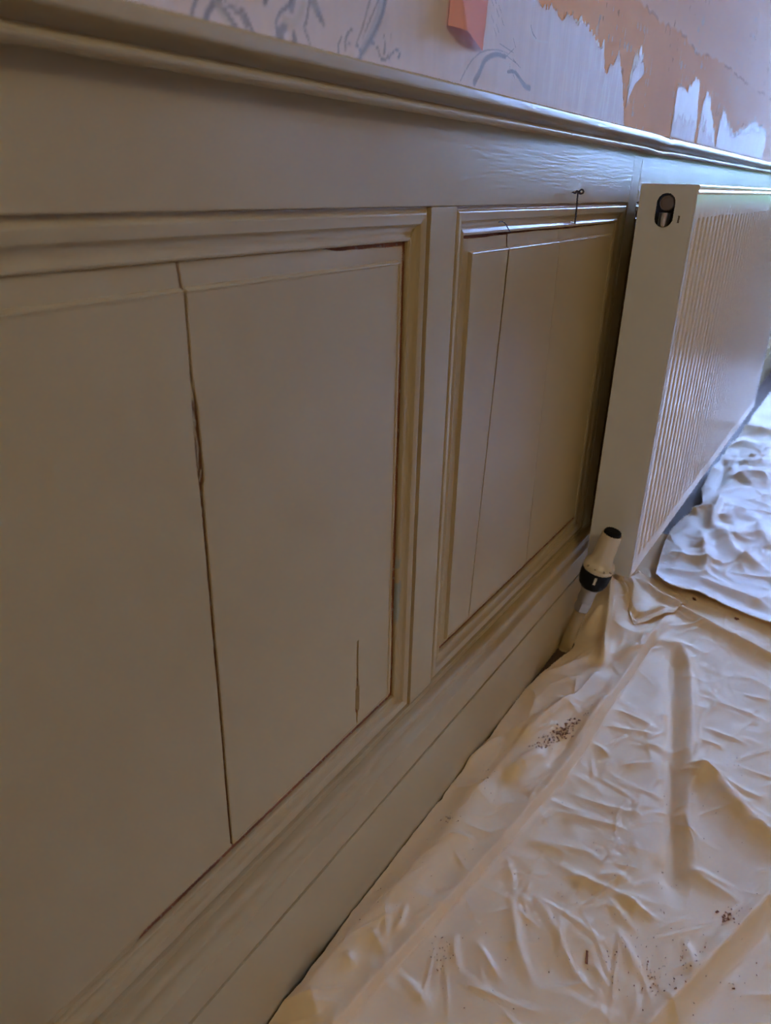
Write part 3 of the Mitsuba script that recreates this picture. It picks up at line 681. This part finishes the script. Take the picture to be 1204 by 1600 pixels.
# top grille: a folded sheet with slots and rounded front lip
sl = [box(x, x + .022, RY0 + .012, RY1 - .012, RZ1 - .0021, RZ1 - .0001) for x in np.arange(RX0 + .03, RX1 - .03, .03)]
lip = [(RY0 + .004, RZ1 - .0145), (RY0 - .0006, RZ1 - .0140), (RY0 - .0014, RZ1 - .012), (RY0 - .0014, RZ1 - .0095), (RY0 - .0004, RZ1 - .0075), (RY0 - .0014, RZ1 - .0055), (RY0 - .0014, RZ1 - .0018), (RY0 - .0004, RZ1 - .0003), (RY0 + .012, RZ1), (RY0 + .012, RZ1 - .002)]
def xprof(prof, x0, x1):
    m = trimesh.creation.extrude_polygon(sg.Polygon(prof), x1 - x0, engine='earcut'); V = m.vertices.copy(); m.vertices = np.column_stack([x0 + V[:, 2], V[:, 0], V[:, 1]]); m.fix_normals(); return m
bars = [box(x - .008, x, RY0 + .011, RY1 - .011, RZ1 - .002, RZ1) for x in np.arange(RX0 + .03, RX1 - .02, .03)]
add('radiator__top_grille', cat(xprof(lip, RX0 + .002, RX1 - .002), box(RX0 + .002, RX1 - .002, RY1 - .012, RY1 - .002, RZ1 - .002, RZ1), box(RX0 + .002, RX0 + .022, RY0 + .011, RY1 - .011, RZ1 - .002, RZ1), *bars), 'enamel', 30)
for x in (RX0 + .22, RX1 - .22):
    add(numbered('radiator__wall_bracket'), rbox(x - .02, x + .02, RY1 - .003, 0.02, 0.55, 0.80, .002), 'enamel_dull')
tag('radiator', 'long white ribbed panel radiator mounted on the panelling', 'radiator')

# ------------------------------------------------------------------ thermostatic valve and pipe
A0, A1 = np.array([1.27, -0.0335, 0.100]), np.array([1.27, -0.0932, 0.384])
ax = (A1 - A0) / np.linalg.norm(A1 - A0)
base = A0 + ax * (0.192 - A0[2]) / ax[2]                          # foot of the valve body
M = frame_to(base, A1)
LT = np.linalg.norm(A1 - base)
h = lambda z: (z - 0.192) / (A1[2] - 0.192) * LT                   # height on the axis for a height in the room
def put(mesh):
    mesh.apply_transform(M); return mesh
add('radiator_valve__knob', put(lathe([(0.012, h(.302)), (.0285, h(.302)), (.0298, h(.305)), (.0298, h(.310)), (.0280, h(.3145)), (.0240, h(.3185)), (.0210, h(.3225)), (.0198, h(.329)), (.0194, h(.342)), (.0186, h(.372)), (.0184, h(.378)), (.0176, h(.3805)), (.0165, h(.3800)), (.0160, h(.374)), (0, h(.374))], 48)), 'cream_plastic', 35, label='cream white knob with small numbers round its flange')
add('radiator_valve__cap', put(lathe([(0, h(.3735)), (.0158, h(.3735)), (.0160, h(.381)), (.0148, h(.385)), (.0110, h(.3862)), (.0095, h(.3850)), (0, h(.3845))], 40)), 'black_plastic', 35, label='glossy black end cap')
add('radiator_valve__collar', put(lathe([(0, h(.262)), (.0205, h(.262)), (.0240, h(.266)), (.0275, h(.275)), (.0290, h(.288)), (.0293, h(.3015)), (0, h(.3018))], 48)), 'black_plastic', 35, label='black collar under the knob')
# white pointer on the collar, facing the camera
def around(r0, z, deg):
    a = math.radians(deg); return M[:3, :3] @ np.array([r0 * math.cos(a), r0 * math.sin(a), h(z)]) + M[:3, 3]
to_cam = M[:3, :3].T @ (CAM - around(0, .3, 0)); face = math.degrees(math.atan2(to_cam[1], to_cam[0]))
def plate(deg, z, w, hh, r, mesh=None):
    """A thin plate (or a text mesh) laid on the round surface at this angle."""
    m = mesh if mesh is not None else trimesh.creation.box((w, hh, 0.0012))
    a = math.radians(deg); o = np.array([math.cos(a), math.sin(a), 0]); t = np.array([-math.sin(a), math.cos(a), 0])
    Q = np.eye(4); Q[:3, 0], Q[:3, 1], Q[:3, 2] = t, [0, 0, 1], o; Q[:3, 3] = o * r + np.array([0, 0, h(z)])
    m.apply_transform(Q); m.apply_transform(M); return m
add('radiator_valve__collar__pointer', plate(face + 8, .2895, .0042, .0150, .0289), 'mark_white', label='short white pointer line')
for deg, s in ((face - 38, '0'), (face - 8, '*'), (face + 26, '5'), (face + 52, '4')):
    tm = meshkit.text_mesh(s, 0.0042, 0.0006, bold=True); tm.apply_translation(-tm.bounds.mean(0))
    # lie on the sloping flange
    tm.apply_transform(trimesh.transformations.rotation_matrix(math.radians(-50), (1, 0, 0)))
    add(numbered('radiator_valve__knob__numeral'), plate(deg, .3128, 0, 0, .0293, tm), 'mark_black')
add('radiator_valve__body', put(lathe([(0, h(.226)), (.0125, h(.226)), (.0150, h(.229)), (.0150, h(.252)), (.0165, h(.254)), (.0165, h(.2625)), (0, h(.2625))], 32)), 'old_chrome', 35, label='tarnished metal valve body')
tail0 = M[:3, 3] + ax * h(.244)
add('radiator_valve__tail', tube([tail0, tail0 + [0.02, -0.003, 0.01], (RX0 - .010, -0.068, 0.268), (RX0 + .012, -0.072, .268)], 0.0095, 18), 'old_chrome', 40)
nutm = lathe([(0, h(.205)), (.0145, h(.205)), (.0165, h(.208)), (.0165, h(.219)), (.0145, h(.2265)), (0, h(.2265))], 6)
add('radiator_valve__nut', put(nutm), 'old_chrome', False, label='compression nut')
tag('radiator_valve', 'cream and black thermostatic valve at the near foot of the radiator', 'valve')
add('heating_pipe', tube([A0 + (base - A0) * t for t in np.linspace(0.04, 1.14, 12)], [0.0125] * 12, 24), 'paint_plain', True, label='painted pipe rising from the dust sheet to the radiator valve', category='pipe')

# ------------------------------------------------------------------ dust sheets
def fl(pts, z=0.015):
    return np.array([on_floor(p[0], p[1], z)[:2] for p in pts])
def apply_stroke(Hh, X, Y, pts, amp, wl, wr, kind='ridge', taper=0.15):
    """kind 'ridge': a fold of height amp; wl, wr its widths to the left and right of the line walked from first to last point.
    'step': the right side lies amp higher than the left, fading out after a few widths."""
    pts = np.asarray(pts, float)
    for _ in range(2):       # corner cutting
        q = [pts[0]]
        for a, b in zip(pts[:-1], pts[1:]):
            q += [a * .75 + b * .25, a * .25 + b * .75]
        pts = np.array(q + [pts[-1]])
    reach = max(wl, wr) * (3.2 if kind == 'ridge' else 4.2)
    lo, hi = pts.min(0) - reach, pts.max(0) + reach
    sel = (X > lo[0]) & (X < hi[0]) & (Y > lo[1]) & (Y < hi[1])
    if not sel.any(): return
    x, y = X[sel], Y[sel]
    best = np.full(x.shape, 9.0); sd = np.zeros_like(x); tt = np.zeros_like(x)
    seglen = np.linalg.norm(np.diff(pts, axis=0), axis=1); cum = np.concatenate([[0], np.cumsum(seglen)]); L = cum[-1] + 1e-9
    for i in range(len(pts) - 1):
        a, ab = pts[i], pts[i + 1] - pts[i]
        t = np.clip(((x - a[0]) * ab[0] + (y - a[1]) * ab[1]) / (ab @ ab + 1e-12), 0, 1)
        dx, dy = x - a[0] - t * ab[0], y - a[1] - t * ab[1]
        d = np.hypot(dx, dy); k = d < best
        s = np.sign(ab[0] * dy - ab[1] * dx)          # + = left of the walking direction
        best = np.where(k, d, best); sd = np.where(k, s * d, sd); tt = np.where(k, (cum[i] + t * seglen[i]) / L, tt)
    env = np.clip(tt / taper, 0, 1) * np.clip((1 - tt) / taper, 0, 1); env = env * env * (3 - 2 * env)
    if kind == 'ridge':
        w = np.where(sd > 0, wl, wr); hgt = 1 / (1 + (best / w) ** 2) ** 1.5
    else:
        hgt = 0.5 - 0.5 * np.tanh(sd / wl * 2.0)
        hgt = hgt * np.exp(-np.clip(-sd, 0, None) / wr)
    Hh[sel] += amp * env * hgt

def c8(*p): return [(780 + a / 2.667, 1000 + b / 2.667) for a, b in p]
def c7(*p): return [(400 + a / 3.01, 1200 + b / 3.01) for a, b in p]
def c5(*p): return [(840 + a / 3.308, 700 + b / 3.308) for a, b in p]
def c55(*p): return [(720 + a / 5.017, 1000 + b / 5.017) for a, b in p]
def c4(*p): return [(940 + a / 4.443, 640 + b / 4.443) for a, b in p]

def random_wrinkles(Hh, X, Y, n, seed, box_, amp, ang, spread, wid=(0.003, 0.008), length=(0.04, 0.16)):
    r = np.random.default_rng(seed)
    for _ in range(n):
        x0, y0 = r.uniform(box_[0], box_[1]), r.uniform(box_[2], box_[3])
        a = ang + spread * r.normal(); L = r.uniform(*length)
        k = np.linspace(-.5, .5, 4)
        bend = r.normal() * 0.12
        P = np.stack([x0 + L * (k * math.cos(a) - bend * (k * k) * math.sin(a) * 2), y0 + L * (k * math.sin(a) + bend * (k * k) * math.cos(a) * 2)], -1)
        w = r.uniform(*wid)
        apply_stroke(Hh, X, Y, P, amp * r.uniform(0.4, 1.2) , w, w * r.uniform(.8, 1.8), taper=0.45)

def creases(X, Y, seed, f=9.0):
    """Sharp little creases between softly puffed patches, from ridged noise with a warped domain."""
    f3 = lambda a, b, k: meshkit.fbm(np.stack([a, b, a * 0 + k], -1), 2, seed) - 0.5
    out = np.zeros_like(X)
    for o in range(3):
        k = f * 1.9 ** o
        a, b = X * k * 0.75 + 1.6 * f3(X * 5, Y * 5, 1.0 + o), Y * k * 1.25 + 1.6 * f3(X * 5, Y * 5, 7.0 + o)
        r = 1 - np.abs(2 * meshkit.noise(np.stack([a, b, a * 0 + 3.3 * o], -1), seed + o) - 1)
        m = np.clip(3.0 * (meshkit.noise(np.stack([X * 6, Y * 7, X * 0 + 5 + o], -1), seed + 9) - 0.35), 0, 1)
        out += r ** 5 * m * 0.62 ** o
    return out

# nearer sheet: its edge lies along the skirting
edge = fl([(300, 1760), (415, 1600), (440, 1566), (470, 1538), (486, 1512), (507, 1488), (530, 1452), (545, 1432), (560, 1402), (600, 1352), (625, 1326), (650, 1292), (665, 1264), (690, 1246), (705, 1216), (735, 1177), (765, 1150), (790, 1110), (800, 1092), (850, 1046), (880, 1021)], 0.012)
edge = np.vstack([edge[edge[:, 0] < 1.25], [[1.262, -0.050], [1.285, -0.050], [1.31, -0.030], [1.48, -0.028], [1.95, -0.028]]])
o = np.argsort(edge[:, 0]); edge = edge[o]
xs = np.arange(0.25, 1.95, 0.0027)
ye = np.minimum(np.interp(xs, edge[:, 0], edge[:, 1]), -0.0245) + 0.0012 * n1(xs, 60, 3)
ye = np.minimum(ye, -0.0242)
tv = np.linspace(0, 1, 480) ** 1.45
YD = -1.05
X = np.repeat(xs[:, None], len(tv), 1); Y = ye[:, None] + (YD - ye)[:, None] * tv[None, :]
Hh = 0.007 + 0.010 * (meshkit.fbm(np.stack([X * 3.2, Y * 4.5, X * 0], -1), 3, 4)) 
near_e = ye[:, None] - Y
Hh = 0.003 + (Hh - 0.003) * np.clip(near_e / 0.05 + 0.35, 0, 1)
R = lambda pts, amp, wl, wr, kind='ridge', taper=.15: apply_stroke(Hh, X, Y, fl(pts), amp, wl, wr, kind, taper)
R([(440, 1600), *c7((245, 1040), (370, 890), (500, 740), (640, 600), (830, 410), (960, 250), (1060, 30))], 0.014, 0.020, 0.030, taper=.1)
R([(1030, 985), (1005, 1019), (960, 1086), (911, 1165), (870, 1221), (832, 1262), (780, 1326), (699, 1416), (613, 1509), (531, 1600), (430, 1720)], 0.0055, 0.0030, 0.050, 'step', .06)
R([(430, 1720), (531, 1600), (613, 1509), (699, 1416), (780, 1326), (832, 1262), (870, 1221), (911, 1165), (960, 1086), (1005, 1019), (1030, 985)], 0.0090, 0.022, 0.0075, taper=.06)
R([(436, 1722), (536, 1602), (618, 1511), (704, 1419), (785, 1329), (837, 1265), (875, 1224), (916, 1168), (964, 1090), (1009, 1023), (1034, 989)], -0.0045, 0.0014, 0.0030, taper=.06)
R(c55((320, 740), (450, 690), (630, 620), (800, 520), (900, 450), (1040, 290), (1100, 240)), 0.014, 0.0022, 0.035, 'step')
R(c55((330, 1100), (450, 1000), (600, 900), (700, 900)), 0.016, 0.012, 0.020, taper=.3)
R(c55((20, 1330), (130, 1220), (300, 1000), (480, 780), (640, 690)), 0.007, 0.010, 0.016, taper=.2)
R(c55((0, 990), (60, 930), (250, 780), (330, 735)), 0.009, 0.006, 0.014, taper=.25)
R(c55((480, 400), (560, 380), (580, 480), (540, 600)), 0.006, 0.010, 0.006, taper=.25)
R(c55((560, 270), (720, 240), (900, 180), (1060, 110)), 0.007, 0.008, 0.012, taper=.25)
R(c55((1000, 660), (880, 780), (760, 900), (640, 1060)), -0.009, 0.010, 0.010, taper=.3)
R(c55((1180, 470), (1060, 600), (940, 740), (820, 880)), 0.012, 0.010, 0.014, taper=.25)
R(c55((900, 470), (760, 560), (600, 690), (430, 850)), 0.010, 0.010, 0.012, taper=.25)
R([(1052, 1005), (1050, 1060), (1050, 1130), (1048, 1200), (1046, 1260), (1046, 1330), (1050, 1420)], -0.016, 0.024, 0.016, taper=.12)
R([(1072, 1005), (1078, 1060), (1080, 1130), (1076, 1200), (1072, 1260), (1080, 1330), (1096, 1400)], 0.012, 0.014, 0.030, taper=.15)
R([(1076, 1195), (1100, 1205), (1122, 1222), (1140, 1245), (1165, 1275), (1204, 1308), (1260, 1345)], 0.017, 0.012, 0.024, taper=.1)
R(c8((780, 520), (860, 555), (960, 600), (1060, 650), (1131, 660)), 0.006, 0.010, 0.008, taper=.25)
R([(990, 1640), (1020, 1598), (1070, 1545), (1130, 1478), (1192, 1411), (1250, 1350)], 0.012, 0.014, 0.009, taper=.05)
R([(1040, 1640), (1080, 1592), (1140, 1520), (1204, 1450), (1260, 1390)], -0.004, 0.012, 0.012, taper=.1)
R([(985, 905), (1022, 928), (1050, 945), (1085, 965), (1120, 985), (1165, 1008), (1230, 1040)], 0.016, 0.012, 0.022, taper=.1)
R(c5((370, 680), (430, 790), (495, 900), (600, 870), (700, 840)), 0.008, 0.026, 0.004, taper=.15)
R(c5((350, 715), (352, 800), (350, 900), (340, 1000), (330, 1140)), 0.026, 0.008, 0.012, taper=.15)
R(c5((420, 650), (470, 760), (500, 860)), 0.014, 0.010, 0.014, taper=.3)
R(c5((230, 960), (290, 930), (330, 920)), 0.012, 0.010, 0.010, taper=.3)
R(c5((700, 840), (640, 930), (560, 1010), (460, 1080), (400, 1120)), 0.012, 0.012, 0.020, taper=.2)
R(c5((570, 1010), (680, 1000), (780, 1030), (880, 1070)), 0.006, 0.012, 0.012, taper=.3)
R(c5((720, 1010), (760, 1060), (780, 1150)), 0.006, 0.010, 0.014, taper=.3)
for q in (((250, 610), (400, 680), (660, 740)), ((170, 700), (450, 760), (600, 820)), ((80, 830), (280, 860), (450, 910)), ((210, 910), (370, 1010), (540, 1070), (660, 1190)), ((430, 1050), (500, 1140), (590, 1240)),
          ((20, 890), (60, 1000), (50, 1050)), ((130, 1020), (250, 1230), (300, 1380), (450, 1530)), ((50, 1000), (60, 1230), (130, 1420), (190, 1500)), ((480, 1050), (600, 1130), (700, 1190)),
          ((380, 420), (470, 490)), ((490, 520), (600, 510), (670, 505)), ((380, 985), (480, 975), (560, 1010)), ((770, 940), (900, 990), (1010, 1060)), ((800, 960), (920, 1040), (1040, 1110)),
          ((820, 410), (900, 430), (950, 450)), ((830, 350), (930, 390), (1050, 430)), ((860, 250), (960, 270), (1131, 330)), ((760, 1230), (800, 1320), (790, 1420)), ((480, 1190), (540, 1300), (580, 1420)),
          ((450, 290), (560, 320), (660, 370)), ((430, 360), (560, 380), (680, 400))):
    R(c8(*q), 0.0042, 0.005, 0.009, taper=.35)
for q in (((610, 640), (610, 760), (600, 860)), ((700, 640), (690, 720), (650, 800)), ((940, 760), (930, 880), (970, 960)), ((1020, 790), (1090, 900), (1160, 1020)), ((240, 1050), (270, 1110), (300, 1190)),
          ((520, 760), (580, 840), (610, 900)), ((650, 950), (760, 1040), (830, 1170)), ((420, 880), (440, 930), (470, 960)), ((950, 290), (1050, 310), (1150, 350)), ((870, 350), (960, 340), (1050, 370))):
    R(c7(*q), 0.0046, 0.0045, 0.008, taper=.35)
# loose small creasing all over
random_wrinkles(Hh, X, Y, 520, 21, (0.3, 1.9, -0.9, -0.03), 0.0021, math.radians(-65), 0.5)
Hh += creases(X, Y, 41) * 0.0024 * np.clip(near_e / 0.04, 0.25, 1)
random_wrinkles(Hh, X, Y, 320, 22, (0.3, 1.9, -0.9, -0.03), 0.0022, math.radians(10), 0.6, wid=(.002, .005))
Hh += 0.0010 * (meshkit.fbm(np.stack([X * 60, Y * 60, X * 0], -1), 3, 14) - .5)
Hh += 0.003 * (meshkit.fbm(np.stack([X * 14, Y * 18, X * 0], -1), 3, 15) - .5)
Hh += 0.050 * sm(X, 1.31, 1.38) * sm(X, 1.62, 1.48) * np.exp(-((Y + 0.055) / 0.055) ** 2)
Hh = np.maximum(Hh, 0.0025)
# under the farther sheet it lies flat
_b = fl([(1022, 907), (1082, 933), (1160, 962), (1204, 980), (1290, 1016), (1400, 1070)]); _o = np.argsort(_b[:, 1])
under = np.clip((X - np.interp(Y, _b[_o, 1], _b[_o, 0]) - 0.015) / 0.06, 0, 1); Hh = Hh * (1 - under) + 0.003 * under
NEAR = (xs, ye, tv, Hh.copy())
P = np.stack([X, Y, Hh + F0], -1)
skirt = P.copy(); skirt[..., 2] -= 0.0012
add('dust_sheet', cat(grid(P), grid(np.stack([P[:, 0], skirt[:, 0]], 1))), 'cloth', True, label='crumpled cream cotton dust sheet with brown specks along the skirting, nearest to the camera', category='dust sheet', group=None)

def near_height(x, y):
    i = np.clip(((np.asarray(x) - xs[0]) / 0.0027).astype(int), 0, len(xs) - 1)
    t = np.clip((y - ye[i]) / (YD - ye[i]), 0, 1)
    j = np.clip(np.searchsorted(tv, t), 0, len(tv) - 1)
    return NEAR[3][i, j]

# a corner of the nearer sheet folded over beside the valve
fe = fl([(940, 902), (952, 906), (961, 922), (970, 939), (980, 957), (990, 972), (1004, 969), (1021, 963), (1036, 959), (1054, 953)], 0.03)
fu = fl([(938, 898), (960, 893), (985, 892), (1004, 896), (1020, 902), (1040, 912), (1058, 926), (1076, 940)], 0.02)
def resample(P, n):
    s = np.concatenate([[0], np.cumsum(np.linalg.norm(np.diff(P, axis=0), axis=1))]); q = np.linspace(0, s[-1], n)
    return np.stack([np.interp(q, s, P[:, k]) for k in range(2)], 1)
nu, nv = 90, 46
fe, fu = resample(fe, nu), resample(fu, nu)
w = np.linspace(0, 1, nv)[None, :]
gx = fe[:, :1] * (1 - w) + fu[:, :1] * w; gy = np.minimum(fe[:, 1:] * (1 - w) + fu[:, 1:] * w, -0.0265)
uu = np.linspace(0, 1, nu)[:, None]
gz = near_height(gx, gy) * (1 - 0.4 * np.exp(-(w * 6) ** 2)) + 0.0030 + 0.012 * np.exp(-(w / 0.35) ** 2) * (0.6 + 0.4 * np.sin(uu * 9)) + 0.010 * np.exp(-((uu - 0.55 + 0.3 * w) / 0.06) ** 2) * (1 - w) + 0.008 * np.exp(-((uu - 0.2 - 0.2 * w) / 0.05) ** 2)
gz = gz + creases(gx, gy, 71, 16.0) * 0.003
Pf = np.stack([gx, gy, gz + F0], -1)
add('dust_sheet__folded_corner', grid(Pf), 'cloth', True, label='folded-over corner of the sheet')

# farther sheet in front of the radiator, lying over the end of the nearer one
bot = fl([(1022, 907), (1034, 917), (1046, 926), (1064, 930), (1082, 933), (1120, 946), (1160, 962), (1204, 980), (1290, 1016), (1400, 1070)], 0.03)
lef = fl([(1022, 907), (1026, 888), (1032, 867), (1038, 848), (1046, 831), (1059, 816), (1078, 802), (1097, 789), (1095, 766), (1107, 739), (1127, 714), (1140, 694), (1160, 676)], 0.02)
lef = np.vstack([lef, [[3.3, -0.085], [3.8, -0.09], [4.55, -0.10]]])
def resample(P, n):
    s = np.concatenate([[0], np.cumsum(np.linalg.norm(np.diff(P, axis=0), axis=1))]); q = np.linspace(0, s[-1], n)
    return np.stack([np.interp(q, s, P[:, k]) for k in range(2)], 1)
B = bot[np.argsort(-bot[:, 1])]
nb, nl = 250, 640
Bn = np.vstack([resample(B, nb - 40), B[-1] + np.outer(np.linspace(0.02, 1, 40) ** 1.3, [0.35, -1.75])]); Ln = resample(lef, nl)
far_corner = Ln[-1]
u = np.linspace(0, 1, nb); v = np.linspace(0, 1, nl)
# translate the bottom edge along the left edge
FX = Ln[None, :, 0] + (Bn[:, 0] - Bn[0, 0])[:, None] * np.clip(1 - 2.2 * v, 0, 1)[None, :]
FY = Ln[None, :, 1] + (Bn[:, 1] - Bn[0, 1])[:, None] * np.ones_like(v)[None, :]
FY = np.minimum(FY, -0.026)
FH = 0.012 + 0.018 * meshkit.fbm(np.stack([FX * 4, FY * 5, FX * 0 + 2], -1), 3, 24)
Q = lambda pts, amp, wl, wr, kind='ridge', taper=.2: apply_stroke(FH, FX, FY, fl(pts), amp, wl, wr, kind, taper)
Q(c4((830, 330), (850, 400), (800, 520), (780, 590)), -0.020, 0.020, 0.020)
Q(c4((900, 490), (1020, 480), (1173, 500)), 0.022, 0.012, 0.05)
Q(c4((600, 730), (690, 715), (770, 718)), 0.020, 0.010, 0.022)
Q(c4((820, 610), (790, 690), (765, 760), (740, 860)), 0.020, 0.012, 0.014)
Q(c4((800, 780), (900, 735), (1000, 715)), 0.015, 0.012, 0.030)
Q(c4((410, 1010), (520, 1030), (700, 1080), (860, 1100)), 0.010, 0.02, 0.014)
Q(c4((700, 860), (690, 960), (720, 1080), (700, 1200)), 0.012, 0.012, 0.016)
Q(c4((790, 800), (880, 960), (960, 1060), (1173, 1150)), 0.016, 0.016, 0.030)
Q(c4((830, 880), (960, 900), (1100, 880)), 0.012, 0.016, 0.02)
Q(c4((640, 1170), (800, 1260), (980, 1320), (1173, 1400)), 0.012, 0.014, 0.024)
Q(c4((430, 1130), (600, 1160), (760, 1170)), 0.008, 0.014, 0.018)
Q(c4((960, 250), (1060, 300), (1173, 330)), 0.024, 0.02, 0.05)
Q(c4((940, 380), (1060, 400), (1173, 390)), 0.016, 0.016, 0.03)
Q(c4((1060, 790), (1120, 900), (1173, 1000)), 0.010, 0.016, 0.02)
apply_stroke(FH, FX, FY, [(3.06, -0.05), (3.02, -0.12), (3.00, -0.22), (3.05, -0.36)], 0.030, 0.012, 0.030, taper=.2)
apply_stroke(FH, FX, FY, [(3.12, -0.05), (3.09, -0.12), (3.07, -0.22), (3.12, -0.36)], -0.012, 0.02, 0.02, taper=.2)
# edge lifted where it laps over the nearer sheet
lap = np.exp(-(v[None, :] * 1.9 / 0.02) ** 2) * (0.010 + 0.010 * np.clip(n1(u, 6, 77), 0, 1)[:, None])
FH += lap
random_wrinkles(FH, FX, FY, 200, 31, (1.6, 2.9, -0.6, -0.04), 0.004, math.radians(-60), 0.6, wid=(.005, .014), length=(.06, .22))
random_wrinkles(FH, FX, FY, 120, 32, (1.6, 2.9, -0.6, -0.04), 0.004, math.radians(20), 0.5, wid=(.004, .010))
FH += creases(FX, FY, 61, 7.0) * 0.006
FH += 0.004 * (meshkit.fbm(np.stack([FX * 24, FY * 24, FX * 0], -1), 3, 34) - .5)
FH = np.maximum(FH, 0.006)
P2 = np.stack([FX, FY, FH + F0], -1); low = P2[:, 0].copy(); low[:, 2] -= 0.0015; low2 = P2[0].copy(); low2[:, 2] -= 0.0015
add('dust_sheet_001', cat(grid(P2), grid(np.stack([P2[:, 0], low], 1)), grid(np.stack([P2[0], low2], 1))), 'cloth_window_lit', True, label='rumpled dust sheet with window light put into its colour, on the floor in front of the radiator', category='dust sheet')

# ------------------------------------------------------------------ crumbs of old plaster and paint on the sheets
def crumb(p, s, r):
    m = trimesh.creation.icosahedron(); m.vertices = m.vertices * s * r.uniform(0.5, 1.3, (len(m.vertices), 1)) * [1, r.uniform(.5, 1), r.uniform(.35, .7)]
    m.apply_transform(trimesh.transformations.rotation_matrix(r.uniform(0, 6.28), (0, 0, 1))); m.apply_translation(p); return m
rr = np.random.default_rng(5)
crumbs = []
def scatter(px, py, sx, sy, n, smin, smax, ang=0.0):
    for _ in range(n):
        a, b = rr.normal() * sx, rr.normal() * sy
        q = on_floor(px + a * math.cos(ang) - b * math.sin(ang), py + a * math.sin(ang) + b * math.cos(ang), 0.014)
        if not (0.3 < q[0] < 1.75 and -0.95 < q[1] < -0.035): continue
        s = rr.uniform(smin, smax)
        crumbs.append(crumb((q[0], q[1], F0 + float(near_height(q[0], q[1])) + s * 0.4), s, rr))
scatter(878, 1150, 14, 5, 130, .0006, .0024, -0.6); scatter(845, 1168, 10, 4, 40, .0006, .0018, -0.5); scatter(905, 1133, 18, 3, 18, .0005, .0012, -0.6)
scatter(1132, 1434, 6, 5, 34, .0006, .0018, -0.8); scatter(1140, 1428, 22, 14, 14, .0004, .0009)
scatter(1010, 1520, 28, 30, 60, .0005, .0012); scatter(1000, 1490, 40, 30, 30, .0004, .0009); scatter(1075, 1500, 14, 12, 16, .0005, .0014)
scatter(692, 1488, 16, 14, 30, .0004, .0010); scatter(700, 1290, 8, 5, 18, .0005, .0012); scatter(760, 1220, 8, 14, 16, .0004, .0010)
scatter(640, 1400, 60, 60, 30, .0004, .0008); scatter(900, 1400, 160, 130, 90, .0004, .0010); scatter(1150, 1300, 60, 100, 26, .0005, .0011); scatter(1120, 1550, 50, 30, 24, .0005, .0013); scatter(1160, 1200, 12, 8, 14, .0004, .0009)
add('plaster_crumbs', cat(*crumbs), 'dirt', kind='stuff', label='reddish brown crumbs of old plaster scattered over the nearer dust sheet', category='crumbs')
def chip(key, px, py, L, w, t, ang, label, mat='dirt', z=None):
    q = on_floor(px, py, 0.014); m = rbox(-L / 2, L / 2, -w / 2, w / 2, -t / 2, t / 2, min(w, t) * .25)
    m.vertices[:, 2] += 0.15 * w * np.sin(m.vertices[:, 0] / L * 5)
    m.apply_transform(trimesh.transformations.rotation_matrix(ang, (0, 0, 1)))
    zz = float(near_height(q[0], q[1])) if z is None else z
    m.apply_translation((q[0], q[1], F0 + zz + t / 2)); add(key, m, mat, label=label, category='debris')
chip('wood_splinter', 916, 1498, 0.017, 0.0026, 0.0016, 0.3, 'thin dark splinter of wood lying on the lower middle of the nearer dust sheet')
chip('edge_shade', 1084, 938, 0.010, 0.006, 0.003, 0.8, 'small dark paint chip under the middle of the white dust sheet\'s near edge')  # dark piece put in for the shade under the lifted edge
chip('edge_shade_001', 1150, 968, 0.009, 0.006, 0.003, 2.0, 'small dark paint chip below the right end of the white dust sheet\'s near edge')  # another dark piece in place of shade, at the right end
